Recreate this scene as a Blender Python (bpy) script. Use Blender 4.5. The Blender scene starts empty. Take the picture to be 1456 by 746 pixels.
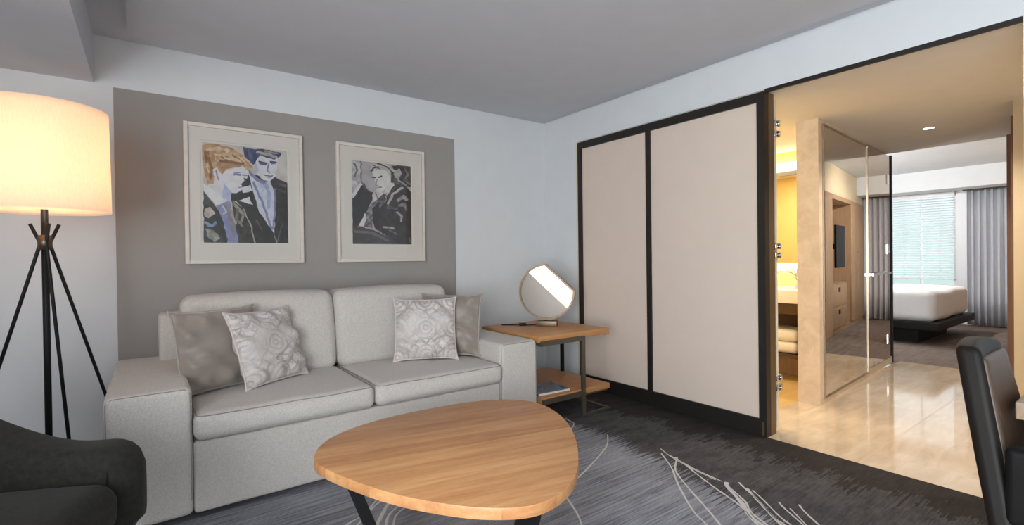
import bpy, bmesh, math, random
import numpy as np
from mathutils import Vector, Matrix
random.seed(4)
SC = bpy.context.scene
COL = SC.collection
PI = math.pi

# ------------------------------------------------------------------ helpers
def lin(c):
    return tuple(((x / 12.92) if x <= 0.04045 else ((x + 0.055) / 1.055) ** 2.4) for x in [v / 255.0 for v in c])

def new_mat(name):
    m = bpy.data.materials.new(name)
    m.use_nodes = True
    nt = m.node_tree
    return m, nt, nt.nodes['Principled BSDF']

class NT:
    """tiny node builder"""
    def __init__(s, nt): s.nt = nt
    def n(s, t, **k):
        nd = s.nt.nodes.new(t)
        for a, b in k.items(): setattr(nd, a, b)
        return nd
    def l(s, a, b): s.nt.links.new(a, b)
    def val(s, x, sock):
        if isinstance(x, (int, float)): sock.default_value = x
        elif isinstance(x, tuple): sock.default_value = x
        else: s.l(x, sock)
    def m(s, op, a, b=0.0, c=None, clamp=False):
        nd = s.n('ShaderNodeMath', operation=op); nd.use_clamp = clamp
        s.val(a, nd.inputs[0]); s.val(b, nd.inputs[1])
        if c is not None: s.val(c, nd.inputs[2])
        return nd.outputs[0]
    def mix(s, f, a, b):
        nd = s.n('ShaderNodeMix', data_type='RGBA')
        s.val(f, nd.inputs[0])
        for x, k in ((a, 6), (b, 7)):
            if isinstance(x, tuple): nd.inputs[k].default_value = (*x[:3], 1)
            else: s.l(x, nd.inputs[k])
        return nd.outputs[2]
    def coord(s, kind='Object', scale=(1, 1, 1), rot=(0, 0, 0)):
        tc = s.n('ShaderNodeTexCoord'); mp = s.n('ShaderNodeMapping')
        mp.inputs['Scale'].default_value = scale; mp.inputs['Rotation'].default_value = rot
        s.l(tc.outputs[kind], mp.inputs[0]); return mp.outputs[0]
    def noise(s, vec, scale=5, detail=3, rough=.5, dist=0):
        nd = s.n('ShaderNodeTexNoise'); s.l(vec, nd.inputs['Vector'])
        nd.inputs['Scale'].default_value = scale; nd.inputs['Detail'].default_value = detail
        nd.inputs['Roughness'].default_value = rough; nd.inputs['Distortion'].default_value = dist
        return nd.outputs[0]
    def rng(s, x, a, b, c=0, d=1):
        nd = s.n('ShaderNodeMapRange'); s.val(x, nd.inputs[0])
        for i, v in enumerate((a, b, c, d)): nd.inputs[i + 1].default_value = v
        return nd.outputs[0]
    def bump(s, h, bsdf, strength=.2, dist=.002):
        nd = s.n('ShaderNodeBump'); nd.inputs['Strength'].default_value = strength
        nd.inputs['Distance'].default_value = dist
        s.l(h, nd.inputs['Height']); s.l(nd.outputs[0], bsdf.inputs['Normal'])
    def sep(s, v):
        nd = s.n('ShaderNodeSeparateXYZ'); s.l(v, nd.inputs[0]); return nd.outputs
    def comb(s, x, y, z=0.0):
        nd = s.n('ShaderNodeCombineXYZ'); s.val(x, nd.inputs[0]); s.val(y, nd.inputs[1]); s.val(z, nd.inputs[2]); return nd.outputs[0]

def mat_plain(name, c, rough=.5, metal=0, var=.06, scale=6, bump=0, bscale=150, coat=0, sheen=0, spec=.5):
    m, nt, b = new_mat(name); T = NT(nt)
    v = T.coord()
    n = T.noise(v, scale, 3)
    L = lin(c)
    col = T.mix(T.rng(n, .3, .7), tuple(x * (1 - var) for x in L), tuple(min(1, x * (1 + var)) for x in L))
    T.l(col, b.inputs['Base Color'])
    b.inputs['Roughness'].default_value = rough; b.inputs['Metallic'].default_value = metal
    b.inputs['Coat Weight'].default_value = coat; b.inputs['Sheen Weight'].default_value = sheen
    b.inputs['Specular IOR Level'].default_value = spec
    if bump: T.bump(T.noise(v, bscale, 2), b, bump)
    return m

def mat_fabric(name, c, weave=260, var=.1, bump=.25, rough=.9, sheen=.15):
    m, nt, b = new_mat(name); T = NT(nt)
    v = T.coord(scale=(1, 1, 1), rot=(.3, .2, .6))
    n1 = T.noise(v, weave, 2, .6); n2 = T.noise(v, 3.5, 3)
    L = lin(c)
    f = T.m('ADD', T.m('MULTIPLY', T.rng(n1, .3, .7), .75), T.m('MULTIPLY', n2, .25))
    T.l(T.mix(f, tuple(x * (1 - var) for x in L), tuple(min(1, x * (1 + var)) for x in L)), b.inputs['Base Color'])
    b.inputs['Roughness'].default_value = rough; b.inputs['Sheen Weight'].default_value = sheen
    b.inputs['Specular IOR Level'].default_value = .25
    T.bump(n1, b, bump, .0015)
    return m

def mat_wood(name, c1, c2, rough=.45, ang=0, plank=0, stretch=14, scale=2.2, coat=0, axis='x'):
    m, nt, b = new_mat(name); T = NT(nt)
    v0 = T.coord(rot=(0, 0, ang))
    sp = T.sep(v0)
    if axis == 'x': lng, a, z = sp[0], sp[1], sp[2]
    elif axis == 'y': lng, a, z = sp[1], sp[0], sp[2]
    else: lng, a, z = sp[2], sp[0], sp[1]
    off = 0.0
    if plank:
        off = T.m('FLOOR', T.m('DIVIDE', a, plank))
        wn = T.n('ShaderNodeTexWhiteNoise', noise_dimensions='1D'); T.l(off, wn.inputs['W']); pv = wn.outputs[0]
    x = T.m('ADD', lng, T.m('MULTIPLY', off, 3.7)) if plank else lng
    v = T.comb(x, T.m('MULTIPLY', a, stretch), T.m('MULTIPLY', z, stretch))
    n1 = T.noise(v, scale, 5, .6, .4)
    v2 = T.comb(T.m('MULTIPLY', x, 6), T.m('MULTIPLY', a, 260), T.m('MULTIPLY', z, 260))
    n2 = T.noise(v2, 1.5, 2)
    f = T.m('ADD', T.m('MULTIPLY', T.rng(n1, .3, .7), .6), T.m('MULTIPLY', T.rng(n2, .3, .7), .3))
    if plank: f = T.m('ADD', T.m('MULTIPLY', f, .75), T.m('MULTIPLY', pv, .3))
    T.l(T.mix(f, lin(c1), lin(c2)), b.inputs['Base Color'])
    b.inputs['Roughness'].default_value = rough; b.inputs['Coat Weight'].default_value = coat
    T.bump(n2, b, .06, .001)
    return m

def mat_emit(name, c, strength):
    m, nt, b = new_mat(name); T = NT(nt)
    L = lin(c)
    n = T.noise(T.coord(), 3, 2)
    col = T.mix(n, tuple(x * .96 for x in L), L)
    T.l(col, b.inputs['Base Color']); T.l(col, b.inputs['Emission Color'])
    b.inputs['Emission Strength'].default_value = strength
    return m

# --- mesh pieces: (verts, faces) lists gathered into one mesh
class MB:
    def __init__(s): s.v = []; s.f = []; s.mi = []; s.sm = []
    def add(s, v, f, mi=0, smooth=False):
        o = len(s.v); s.v += [tuple(p) for p in v]; s.f += [tuple(i + o for i in q) for q in f]
        s.mi += [mi] * len(f); s.sm += [smooth] * len(f); return s
    def box(s, a, b, r=0, mi=0, n=2):
        a = Vector(a); b = Vector(b); c = (a + b) / 2; h = (b - a) / 2
        h = Vector((abs(h.x), abs(h.y), abs(h.z)))
        if r <= 0:
            v = [(c.x + i * h.x, c.y + j * h.y, c.z + k * h.z) for i in (-1, 1) for j in (-1, 1) for k in (-1, 1)]
            f = [(0, 1, 3, 2), (4, 6, 7, 5), (0, 4, 5, 1), (2, 3, 7, 6), (0, 2, 6, 4), (1, 5, 7, 3)]
            return s.add(v, f, mi)
        v, f = rbox(h, min(r, h.x * .99, h.y * .99, h.z * .99), n)
        return s.add([c + p for p in v], f, mi, True)
    def tube(s, pts, r, seg=10, mi=0, closed=False, cap=True):
        pts = [Vector(p) for p in pts]; N = len(pts); v = []; f = []
        rr = r if isinstance(r, (list, tuple)) else [r] * N
        prev = None
        for i, p in enumerate(pts):
            if closed: t = pts[(i + 1) % N] - pts[i - 1]
            else: t = pts[min(i + 1, N - 1)] - pts[max(i - 1, 0)]
            t.normalize()
            if prev is None:
                u = t.cross(Vector((0, 0, 1)))
                if u.length < .1: u = t.cross(Vector((1, 0, 0)))
            else: u = prev - t * prev.dot(t)
            u.normalize(); prev = u; w = t.cross(u)
            for k in range(seg):
                a = 2 * PI * k / seg
                v.append(p + (u * math.cos(a) + w * math.sin(a)) * rr[i])
        M = N if closed else N - 1
        for i in range(M):
            for k in range(seg):
                a = i * seg + k; b = i * seg + (k + 1) % seg; j = ((i + 1) % N) * seg
                f.append((a, b, j + (k + 1) % seg, j + k))
        if cap and not closed:
            f.append(tuple(range(seg))[::-1]); f.append(tuple((N - 1) * seg + k for k in range(seg)))
        return s.add(v, f, mi, True)
    def lathe(s, prof, c=(0, 0, 0), seg=48, mi=0):
        v = []; f = []; n = len(prof)
        for k in range(seg):
            a = 2 * PI * k / seg
            for r, z in prof: v.append((c[0] + r * math.cos(a), c[1] + r * math.sin(a), c[2] + z))
        for k in range(seg):
            for i in range(n - 1):
                f.append((k * n + i, ((k + 1) % seg) * n + i, ((k + 1) % seg) * n + i + 1, k * n + i + 1))
        return s.add(v, f, mi, True)
    def prism(s, poly, z0, z1, bev=0, mi=0):
        """poly CCW in xy; small rounded edge when bev"""
        n = len(poly); P = [Vector((p[0], p[1], 0)) for p in poly]
        nor = []
        for i in range(n):
            t = (P[(i + 1) % n] - P[i - 1]).normalized(); nor.append(Vector((t.y, -t.x, 0)))
        rings = [(z0, 0), (z1, 0)] if not bev else [(z0, bev), (z0 + bev * .3, bev * .3), (z0 + bev, 0), (z1 - bev, 0), (z1 - bev * .3, bev * .3), (z1, bev)]
        v = []; f = []
        for z, ins in rings:
            for i in range(n):
                q = P[i] - nor[i] * ins; v.append((q.x, q.y, z))
        for r in range(len(rings) - 1):
            for i in range(n):
                j = (i + 1) % n; f.append((r * n + i, r * n + j, (r + 1) * n + j, (r + 1) * n + i))
        f.append(tuple(range(n))[::-1]); f.append(tuple((len(rings) - 1) * n + i for i in range(n)))
        return s.add(v, f, mi, False)
    def grid(s, P, nu, nv, mi=0, smooth=True, closed_u=False):
        """P list indexed [i*nv+j]"""
        f = []
        for i in range(nu if closed_u else nu - 1):
            for j in range(nv - 1):
                a = i * nv + j; b = ((i + 1) % nu) * nv + j
                f.append((a, b, b + 1, a + 1))
        return s.add(P, f, mi, smooth)
    def xf(s, M):
        s.v = [tuple(M @ Vector(p)) for p in s.v]; return s
    def build(s, name, mats, parent=None, weld=False, angle=None, M=None):
        me = bpy.data.meshes.new(name)
        me.from_pydata(s.v, [], s.f)
        if not isinstance(mats, (list, tuple)): mats = [mats]
        for m in mats: me.materials.append(m)
        me.polygons.foreach_set('material_index', s.mi)
        me.polygons.foreach_set('use_smooth', s.sm)
        bm = bmesh.new(); bm.from_mesh(me)
        if weld: bmesh.ops.remove_doubles(bm, verts=bm.verts, dist=1e-5)
        bmesh.ops.recalc_face_normals(bm, faces=bm.faces)
        bm.to_mesh(me); bm.free()
        if angle: me.set_sharp_from_angle(angle=angle)
        me.update()
        o = bpy.data.objects.new(name, me); COL.objects.link(o)
        if parent: o.parent = parent
        if M is not None: o.matrix_world = M
        return o

def rbox(h, r, n=3, inner=1):
    """rounded box surface, half size h, radius r, n steps per quarter, inner flat cells"""
    def axis(hh):
        a = [-hh + r * (1 - math.cos(PI / 2 * k / n)) if False else -hh + r * k / n for k in range(n)]
        L = hh - r
        mid = [-L + 2 * L * k / inner for k in range(inner + 1)]
        return a + mid + [-x for x in a[::-1]]
    ax = [axis(h.x), axis(h.y), axis(h.z)]
    v = []; f = []; idx = {}
    def vid(i, j, k):
        key = (i, j, k)
        if key not in idx:
            p = Vector((ax[0][i], ax[1][j], ax[2][k]))
            inn = Vector([max(-(h[q] - r), min(h[q] - r, p[q])) for q in range(3)])
            # spherify the cell inside the corner
            d = p - inn
            e = Vector([math.tan(max(-1, min(1, x / r)) * PI / 4) for x in d])
            if e.length > 1e-9: d = e.normalized() * r
            idx[key] = len(v); v.append(inn + d)
        return idx[key]
    N = [len(a) for a in ax]
    for q in range(3):
        u, w = (q + 1) % 3, (q + 2) % 3
        for side in (0, N[q] - 1):
            for i in range(N[u] - 1):
                for j in range(N[w] - 1):
                    def at(a, b):
                        t = [0, 0, 0]; t[q] = side; t[u] = a; t[w] = b; return vid(*t)
                    quad = (at(i, j), at(i + 1, j), at(i + 1, j + 1), at(i, j + 1))
                    f.append(quad if side else quad[::-1])
    return v, f

def empty(name, loc=(0, 0, 0)):
    o = bpy.data.objects.new(name, None); COL.objects.link(o); o.location = loc
    o.empty_display_size = .05
    return o
def tag(o, label, cat, group=None):
    o['label'] = label; o['category'] = cat
    if group: o['group'] = group
    return o
def thing(name, label, cat, group=None): return tag(empty(name), label, cat, group)
def struct(o): o['kind'] = 'structure'; return o
def slab(name, a, b, mat, parent=None):
    o = MB().box(a, b).build(name, mat, parent)
    return struct(o) if parent is None else o

# ------------------------------------------------------------------ camera
F_PX = 701.334
H = 1.2
yaw, pit, rol = [math.radians(a) for a in (36.42033, -.44955, -.74045)]
Fv = Vector((math.sin(yaw) * math.cos(pit), math.cos(yaw) * math.cos(pit), math.sin(pit)))
rv = Vector((math.cos(yaw), -math.sin(yaw), 0)); uv = rv.cross(Fv)
RR = rv * math.cos(rol) + uv * math.sin(rol); UU = -rv * math.sin(rol) + uv * math.cos(rol)
cam = bpy.data.cameras.new('camera'); cam.sensor_width = 36; cam.sensor_fit = 'HORIZONTAL'
cam.lens = F_PX / 1456 * 36; cam.clip_start = .05; cam.clip_end = 200
co = bpy.data.objects.new('camera', cam); COL.objects.link(co)
Mc = Matrix.Identity(4)
for i in range(3):
    Mc[i][0] = RR[i]; Mc[i][1] = UU[i]; Mc[i][2] = -Fv[i]
Mc[2][3] = H
co.matrix_world = Mc
SC.camera = co

# ------------------------------------------------------------------ materials
M = {}
M['wall'] = mat_plain('white wall paint', (224, 226, 227), .85, var=.015, bump=.03, bscale=400)
M['grey_paint'] = mat_plain('grey accent paint', (160, 155, 150), .85, var=.015, bump=.03, bscale=400)
M['ceil'] = mat_plain('ceiling paint', (206, 208, 214), .9, var=.02)
M['ceil2'] = mat_plain('vestibule ceiling paint', (232, 226, 216), .9, var=.015)
M['dark'] = mat_plain('black bronze frame', (44, 39, 35), .45, .3)
M['bronze'] = mat_plain('bronze edge', (112, 92, 68), .4, .5)
M['panel'] = mat_plain('cream door panel', (228, 209, 193), .7, var=.015, bump=.05, bscale=300)
M['sofa'] = mat_fabric('sofa fabric', (204, 197, 189), 150, .16, .5)
M['taupe'] = mat_fabric('taupe silk', (150, 138, 128), 300, .08, .1, .36, .5)
M['black'] = mat_plain('black metal', (20, 19, 19), .55, 0, spec=.3)
M['steel'] = mat_plain('bronze steel', (104, 96, 84), .42, .6)
M['nickel'] = mat_plain('brushed nickel', (170, 155, 138), .32, .9)
M['bronze_ring'] = mat_plain('brown bronze', (112, 94, 78), .38, .8)
M['chrome'] = mat_plain('chrome', (215, 215, 212), .12, 1)
M['table'] = mat_wood('oak table top', (178, 110, 60), (240, 184, 126), .42, math.radians(13), .11, 9, 2.6)
M['oak'] = mat_wood('oak side table', (184, 126, 74), (208, 152, 98), .42, 0, 0, 12, 2.4)
M['oakmirror'] = mat_wood('light oak joinery', (150, 120, 92), (184, 152, 120), .5, 0, 0, 12, 2, axis='z')
M['walnut'] = mat_wood('walnut jamb', (122, 88, 66), (146, 108, 84), .5, 0, 0, 12, 2, axis='z')
M['deskwood'] = mat_wood('desk wood', (146, 124, 104), (178, 154, 130), .5, 0, 0, 10, 2)
M['velvet'] = mat_fabric('olive velvet', (38, 37, 31), 60, .35, .2, .85, .06)
M['leather'] = mat_plain('dark leather', (20, 18, 17), .55, var=.12, bump=.12, bscale=220, spec=.2)
M['brown_and_warmlit_leather'] = mat_plain('brown leather', (76, 56, 40), .42, var=.15, bump=.12, bscale=220)  # folder leather; on the chair back it paints warm reflected light
M['chairleather'] = mat_plain('espresso leather', (27, 22, 18), .5, var=.15, bump=.12, bscale=220, spec=.22)
M['frame'] = mat_wood('bleached frame', (216, 205, 194), (232, 222, 212), .5, 0, 0, 12, 3)
M['mat'] = mat_plain('mat board', (236, 226, 214), .9, var=.01)
M['linen'] = mat_fabric('white linen', (238, 238, 240), 500, .03, .1)
M['towel'] = mat_fabric('white towel', (240, 236, 226), 240, .06, .5)
M['curtain'] = mat_fabric('grey curtain', (196, 199, 206), 500, .05, .1)
M['white'] = mat_plain('white lacquer', (236, 236, 236), .4, var=.01)
M['slat'] = mat_plain('blind slat', (232, 236, 238), .5, var=.02)
M['tv'] = mat_plain('screen black', (14, 16, 20), .4, spec=.2)
M['quartz'] = mat_plain('white quartz', (240, 236, 226), .25, var=.02)
M['darkwood'] = mat_wood('dark vanity wood', (70, 52, 36), (92, 70, 50), .5, 0, 0, 12, 2)
M['bathwall'] = mat_plain('cream bathroom wall', (236, 212, 146), .6, var=.02)
M['paper'] = mat_plain('paper pages', (232, 228, 222), .8, var=.04)
M['beige'] = mat_plain('beige wall covering', (214, 196, 166), .8, var=.02)
M['ivory'] = mat_plain('ivory edge', (226, 216, 192), .5, var=.02)

def mk_stone():
    m, nt, b = new_mat('cream marble'); T = NT(nt)
    v = T.coord(); n = T.noise(v, 9, 6, .65, .8); n2 = T.noise(v, 40, 3)
    f = T.m('ADD', T.m('MULTIPLY', T.rng(n, .35, .65), .7), T.m('MULTIPLY', n2, .3))
    T.l(T.mix(f, lin((204, 182, 154)), lin((228, 209, 184))), b.inputs['Base Color'])
    b.inputs['Roughness'].default_value = .3
    z = T.sep(v)[2]
    j = T.m('LESS_THAN', T.m('ABSOLUTE', T.m('SUBTRACT', T.m('MODULO', T.m('ADD', z, .02), .6), .3)), .0018)
    T.l(T.m('MULTIPLY', j, .3), b.inputs['Roughness']) if False else None
    return m
M['stone'] = mk_stone()

def mk_tile():
    m, nt, b = new_mat('polished travertine tile'); T = NT(nt)
    v = T.coord(); s = T.sep(v)
    tx = T.m('DIVIDE', T.m('SUBTRACT', s[0], 2.305), 1.2); ty = T.m('DIVIDE', T.m('SUBTRACT', s[1], -.7), .6)
    fx = T.m('FRACT', tx); fy = T.m('FRACT', ty)
    idv = T.comb(T.m('FLOOR', tx), T.m('FLOOR', ty))
    wn = T.n('ShaderNodeTexWhiteNoise'); T.l(idv, wn.inputs['Vector'])
    off = T.m('MULTIPLY', wn.outputs[0], 7)
    vv = T.comb(T.m('ADD', T.m('MULTIPLY', s[0], 1.2), off), T.m('ADD', T.m('MULTIPLY', s[1], 5), off))
    vein = T.noise(vv, 2.2, 6, .6, .6)
    f = T.m('ADD', T.m('MULTIPLY', T.rng(vein, .3, .7), .75), T.m('MULTIPLY', wn.outputs[0], .25))
    col = T.mix(f, lin((192, 171, 147)), lin((220, 204, 184)))
    gx = T.m('LESS_THAN', fx, .0025); gy = T.m('LESS_THAN', fy, .005)
    g = T.m('MAXIMUM', gx, gy)
    T.l(T.mix(T.m('MULTIPLY', g, .55), col, lin((164, 138, 108))), b.inputs['Base Color'])
    T.l(T.m('ADD', .07, T.m('MULTIPLY', g, .4)), b.inputs['Roughness'])
    b.inputs['Specular IOR Level'].default_value = .45
    return m
M['tile'] = mk_tile()

def mk_carpet():
    m, nt, b = new_mat('streaked grey carpet'); T = NT(nt)
    v = T.coord(); s = T.sep(v)
    # thread streaks run along x
    st1 = T.noise(T.comb(T.m('MULTIPLY', s[0], 2.2), T.m('MULTIPLY', s[1], 75)), 1, 4, .65)
    st2 = T.noise(T.comb(T.m('MULTIPLY', s[0], 9), T.m('MULTIPLY', s[1], 160)), 1, 2, .6)
    blot = T.noise(T.comb(s[0], s[1]), 1.6, 3, .55)
    pile = T.noise(v, 260, 2, .7)
    f = T.m('ADD', T.m('MULTIPLY', T.rng(st1, .36, .64), .5), T.m('MULTIPLY', T.rng(st2, .36, .64), .24))
    f = T.m('ADD', f, T.m('MULTIPLY', T.rng(blot, .3, .7), .35))
    base = T.mix(f, lin((84, 85, 90)), lin((192, 192, 199)))
    # dark border with thread fringe
    thr = T.noise(T.comb(0.0, T.m('MULTIPLY', s[1], 62)), 1, 2, .7)
    thr2 = T.noise(T.comb(T.m('MULTIPLY', s[0], 3), T.m('MULTIPLY', s[1], 150)), 1, 1, .5)
    wob = T.noise(T.comb(0.0, s[1]), 2.1, 2)
    edge = T.m('ADD', 2.2, T.m('MULTIPLY', T.m('SUBTRACT', s[1], .9), .21))          # slanted border
    edge = T.m('MINIMUM', edge, 2.46)
    edge = T.m('ADD', edge, T.m('MULTIPLY', T.m('SUBTRACT', wob, .5), .25))
    d = T.m('ADD', T.m('SUBTRACT', s[0], edge), T.m('MULTIPLY', T.m('SUBTRACT', thr, .5), .6))
    d = T.m('ADD', d, T.m('MULTIPLY', T.m('SUBTRACT', thr2, .5), .3))
    k1 = T.rng(d, -.008, .012)
    mott = T.noise(T.comb(T.m('MULTIPLY', s[0], 5), T.m('MULTIPLY', s[1], 9)), 1.3, 4, .65)
    f2 = T.m('ADD', T.m('MULTIPLY', T.rng(mott, .32, .68), .6), T.m('MULTIPLY', T.rng(st2, .3, .7), .3))
    border = T.mix(f2, lin((36, 34, 34)), lin((106, 100, 99)))
    col = T.mix(T.m('MULTIPLY', k1, .88), base, border)
    d2 = T.m('ADD', T.m('SUBTRACT', s[0], T.m('ADD', 2.93, T.m('MULTIPLY', T.m('SUBTRACT', wob, .5), .5))), T.m('MULTIPLY', T.m('SUBTRACT', thr, .5), .5))
    d2 = T.m('ADD', d2, T.m('MULTIPLY', T.m('SUBTRACT', mott, .5), .9))
    k2 = T.rng(d2, -.02, .05)
    col = T.mix(T.m('MULTIPLY', k2, .75), col, lin((44, 38, 34)))
    col = T.mix(T.m('MULTIPLY', T.rng(pile, .35, .75), .35), col, lin((30, 30, 31)))
    T.l(col, b.inputs['Base Color'])
    b.inputs['Roughness'].default_value = .95; b.inputs['Specular IOR Level'].default_value = .1
    T.bump(pile, b, .5, .004)
    return m
M['carpet'] = mk_carpet()
M['carpet_line'] = mat_fabric('pale carpet thread', (206, 201, 196), 300, .2, .4)

def mk_carpet2():
    m, nt, b = new_mat('brown grey bedroom carpet'); T = NT(nt)
    v = T.coord(); s = T.sep(v)
    st = T.noise(T.comb(T.m('MULTIPLY', s[0], 22), T.m('MULTIPLY', s[1], 3)), 1, 3, .6)
    st2 = T.noise(T.comb(T.m('MULTIPLY', s[0], 2), T.m('MULTIPLY', s[1], 18)), 1, 2, .6)
    f = T.m('ADD', T.m('MULTIPLY', T.rng(st, .3, .7), .6), T.m('MULTIPLY', T.rng(st2, .3, .7), .4))
    T.l(T.mix(f, lin((92, 82, 78)), lin((140, 128, 122))), b.inputs['Base Color'])
    b.inputs['Roughness'].default_value = .95; b.inputs['Specular IOR Level'].default_value = .1
    return m
M['carpet2'] = mk_carpet2()

def mk_mirror(name, tint, rough=.01):
    m, nt, b = new_mat(name); T = NT(nt)
    n = T.noise(T.coord(), 2, 2)
    T.l(T.mix(n, tuple(x * .98 for x in lin(tint)), lin(tint)), b.inputs['Base Color'])
    b.inputs['Metallic'].default_value = 1; b.inputs['Roughness'].default_value = rough
    return m
M['mirror'] = mk_mirror('mirror silvering', (232, 226, 216))
M['bronzemirror'] = mk_mirror('bronze mirror glass', (214, 196, 180))

def mk_glass():
    m = bpy.data.materials.new('picture glazing'); m.use_nodes = True; nt = m.node_tree; T = NT(nt)
    nt.nodes.clear()
    o = T.n('ShaderNodeOutputMaterial'); tr = T.n('ShaderNodeBsdfTransparent'); gl = T.n('ShaderNodeBsdfGlossy')
    fr = T.n('ShaderNodeFresnel'); fr.inputs['IOR'].default_value = 1.35; mx = T.n('ShaderNodeMixShader')
    n = T.noise(T.coord(), 2, 2); T.l(T.rng(n, 0, 1, .02, .04), gl.inputs['Roughness'])
    T.l(fr.outputs[0], mx.inputs[0]); T.l(tr.outputs[0], mx.inputs[1]); T.l(gl.outputs[0], mx.inputs[2]); T.l(mx.outputs[0], o.inputs[0])
    return m
M['glass'] = mk_glass()

def mk_damask():
    m, nt, b = new_mat('damask satin'); T = NT(nt)
    tc = T.coord(); s = T.sep(tc); u, w = s[0], s[1]
    wob = T.noise(tc, 16, 3)
    wb = T.m('MULTIPLY', T.m('SUBTRACT', wob, .5), .05)
    a = T.m('ADD', T.m('ADD', u, w), wb); c = T.m('ADD', T.m('SUBTRACT', u, w), wb)
    def line(x, per, wd): return T.m('LESS_THAN', T.m('ABSOLUTE', T.m('SUBTRACT', T.m('FRACT', T.m('DIVIDE', x, per)), .5)), wd)
    # rings around lattice cells
    P = .19
    cu = T.m('SUBTRACT', T.m('FRACT', T.m('ADD', T.m('DIVIDE', u, P), .5)), .5)
    cw = T.m('SUBTRACT', T.m('FRACT', T.m('ADD', T.m('DIVIDE', w, P), .5)), .5)
    rad = T.m('ADD', T.m('SQRT', T.m('ADD', T.m('MULTIPLY', cu, cu), T.m('MULTIPLY', cw, cw))), wb)
    rings = T.m('LESS_THAN', T.m('ABSOLUTE', T.m('SUBTRACT', T.m('FRACT', T.m('MULTIPLY', rad, 6.5)), .5)), .17)
    rings = T.m('MULTIPLY', rings, T.m('LESS_THAN', rad, .44))
    lat = T.m('MAXIMUM', line(a, .075, .12), line(c, .075, .12))
    lat = T.m('MULTIPLY', lat, T.m('GREATER_THAN', rad, .4))
    blocks = T.m('GREATER_THAN', T.noise(tc, 34, 2), .56)
    pat = T.m('MAXIMUM', rings, lat); pat = T.m('ABSOLUTE', T.m('SUBTRACT', pat, T.m('MULTIPLY', blocks, .6)))
    fade = T.rng(T.noise(tc, 5, 1), .35, .6)
    pat = T.m('MULTIPLY', pat, T.m('ADD', .25, T.m('MULTIPLY', fade, .65)))
    T.l(T.mix(pat, lin((212, 204, 199)), lin((170, 162, 157))), b.inputs['Base Color'])
    b.inputs['Roughness'].default_value = .5; b.inputs['Sheen Weight'].default_value = .3
    T.bump(pat, b, .15, .001)
    return m
M['damask'] = mk_damask()
M['welt'] = mat_fabric('sofa seam', (150, 143, 136), 300, .1, .2)
M['taupe_piping'] = mat_fabric('taupe piping', (172, 160, 150), 400, .06, .1, .5)
M['silver'] = mat_fabric('silver grey piping', (214, 200, 194), 500, .05, .1, .6)

def mk_shade(name, c, em, trans=.5):
    m = bpy.data.materials.new(name); m.use_nodes = True; nt = m.node_tree; T = NT(nt); nt.nodes.clear()
    o = T.n('ShaderNodeOutputMaterial'); df = T.n('ShaderNodeBsdfDiffuse'); tl = T.n('ShaderNodeBsdfTranslucent')
    mx = T.n('ShaderNodeMixShader'); mx.inputs[0].default_value = trans
    v = T.coord(scale=(1, 1, .15)); n = T.noise(v, 220, 2)
    L = lin(c); col = T.mix(T.rng(n, .3, .7), tuple(x * .93 for x in L), L)
    T.l(col, df.inputs[0]); T.l(col, tl.inputs[0])
    T.l(df.outputs[0], mx.inputs[1]); T.l(tl.outputs[0], mx.inputs[2])
    ad = T.n('ShaderNodeAddShader'); ee = T.n('ShaderNodeEmission'); ee.inputs[1].default_value = em
    T.l(col, ee.inputs[0]); T.l(mx.outputs[0], ad.inputs[0]); T.l(ee.outputs[0], ad.inputs[1]); T.l(ad.outputs[0], o.inputs[0])
    return m
M['shade'] = mk_shade('linen lamp shade', (255, 232, 206), .20, .6)
M['bulb'] = mat_emit('lit bulb', (255, 224, 180), 8)
M['diffuser'] = mat_emit('lit diffuser', (255, 236, 212), .72)
M['vanitylight'] = mat_emit('lit vanity strip', (255, 238, 196), 5)
M['spot'] = mat_emit('lit downlight lens', (255, 244, 225), 6)

# ------------------------------------------------------------------ room shell
CZ = 2.57; YW = 3.852; XW = 3.27
XL = -1.75; YR = -2.3
# carpet with wandering pale threads woven in
fl = MB().box((XL, YR, -.05), (XW, YW, 0))
def ribbon(pts, w):
    # smooth polyline (Catmull-Rom) as a thread lying 1 mm proud of the pile
    P = [Vector((p[0], p[1], 0)) for p in pts]; Q = []
    for i in range(len(P) - 1):
        a, b, c, d = P[max(i - 1, 0)], P[i], P[i + 1], P[min(i + 2, len(P) - 1)]
        for k in range(6):
            t = k / 6
            Q.append(.5 * ((2 * b) + (c - a) * t + (2 * a - 5 * b + 4 * c - d) * t * t + (-a + 3 * b - 3 * c + d) * t ** 3))
    Q.append(P[-1]); v = []
    for i, p in enumerate(Q):
        t = (Q[min(i + 1, len(Q) - 1)] - Q[max(i - 1, 0)]).normalized(); nn = Vector((-t.y, t.x, 0))
        ww = w * (.6 + .45 * random.random()) * .5
        v += [p + nn * ww + Vector((0, 0, .0006)), p + nn * ww * .6 + Vector((0, 0, .0016)), p - nn * ww * .6 + Vector((0, 0, .0016)), p - nn * ww + Vector((0, 0, .0006))]
    fl.grid(v, len(Q), 4, mi=1)
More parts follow.
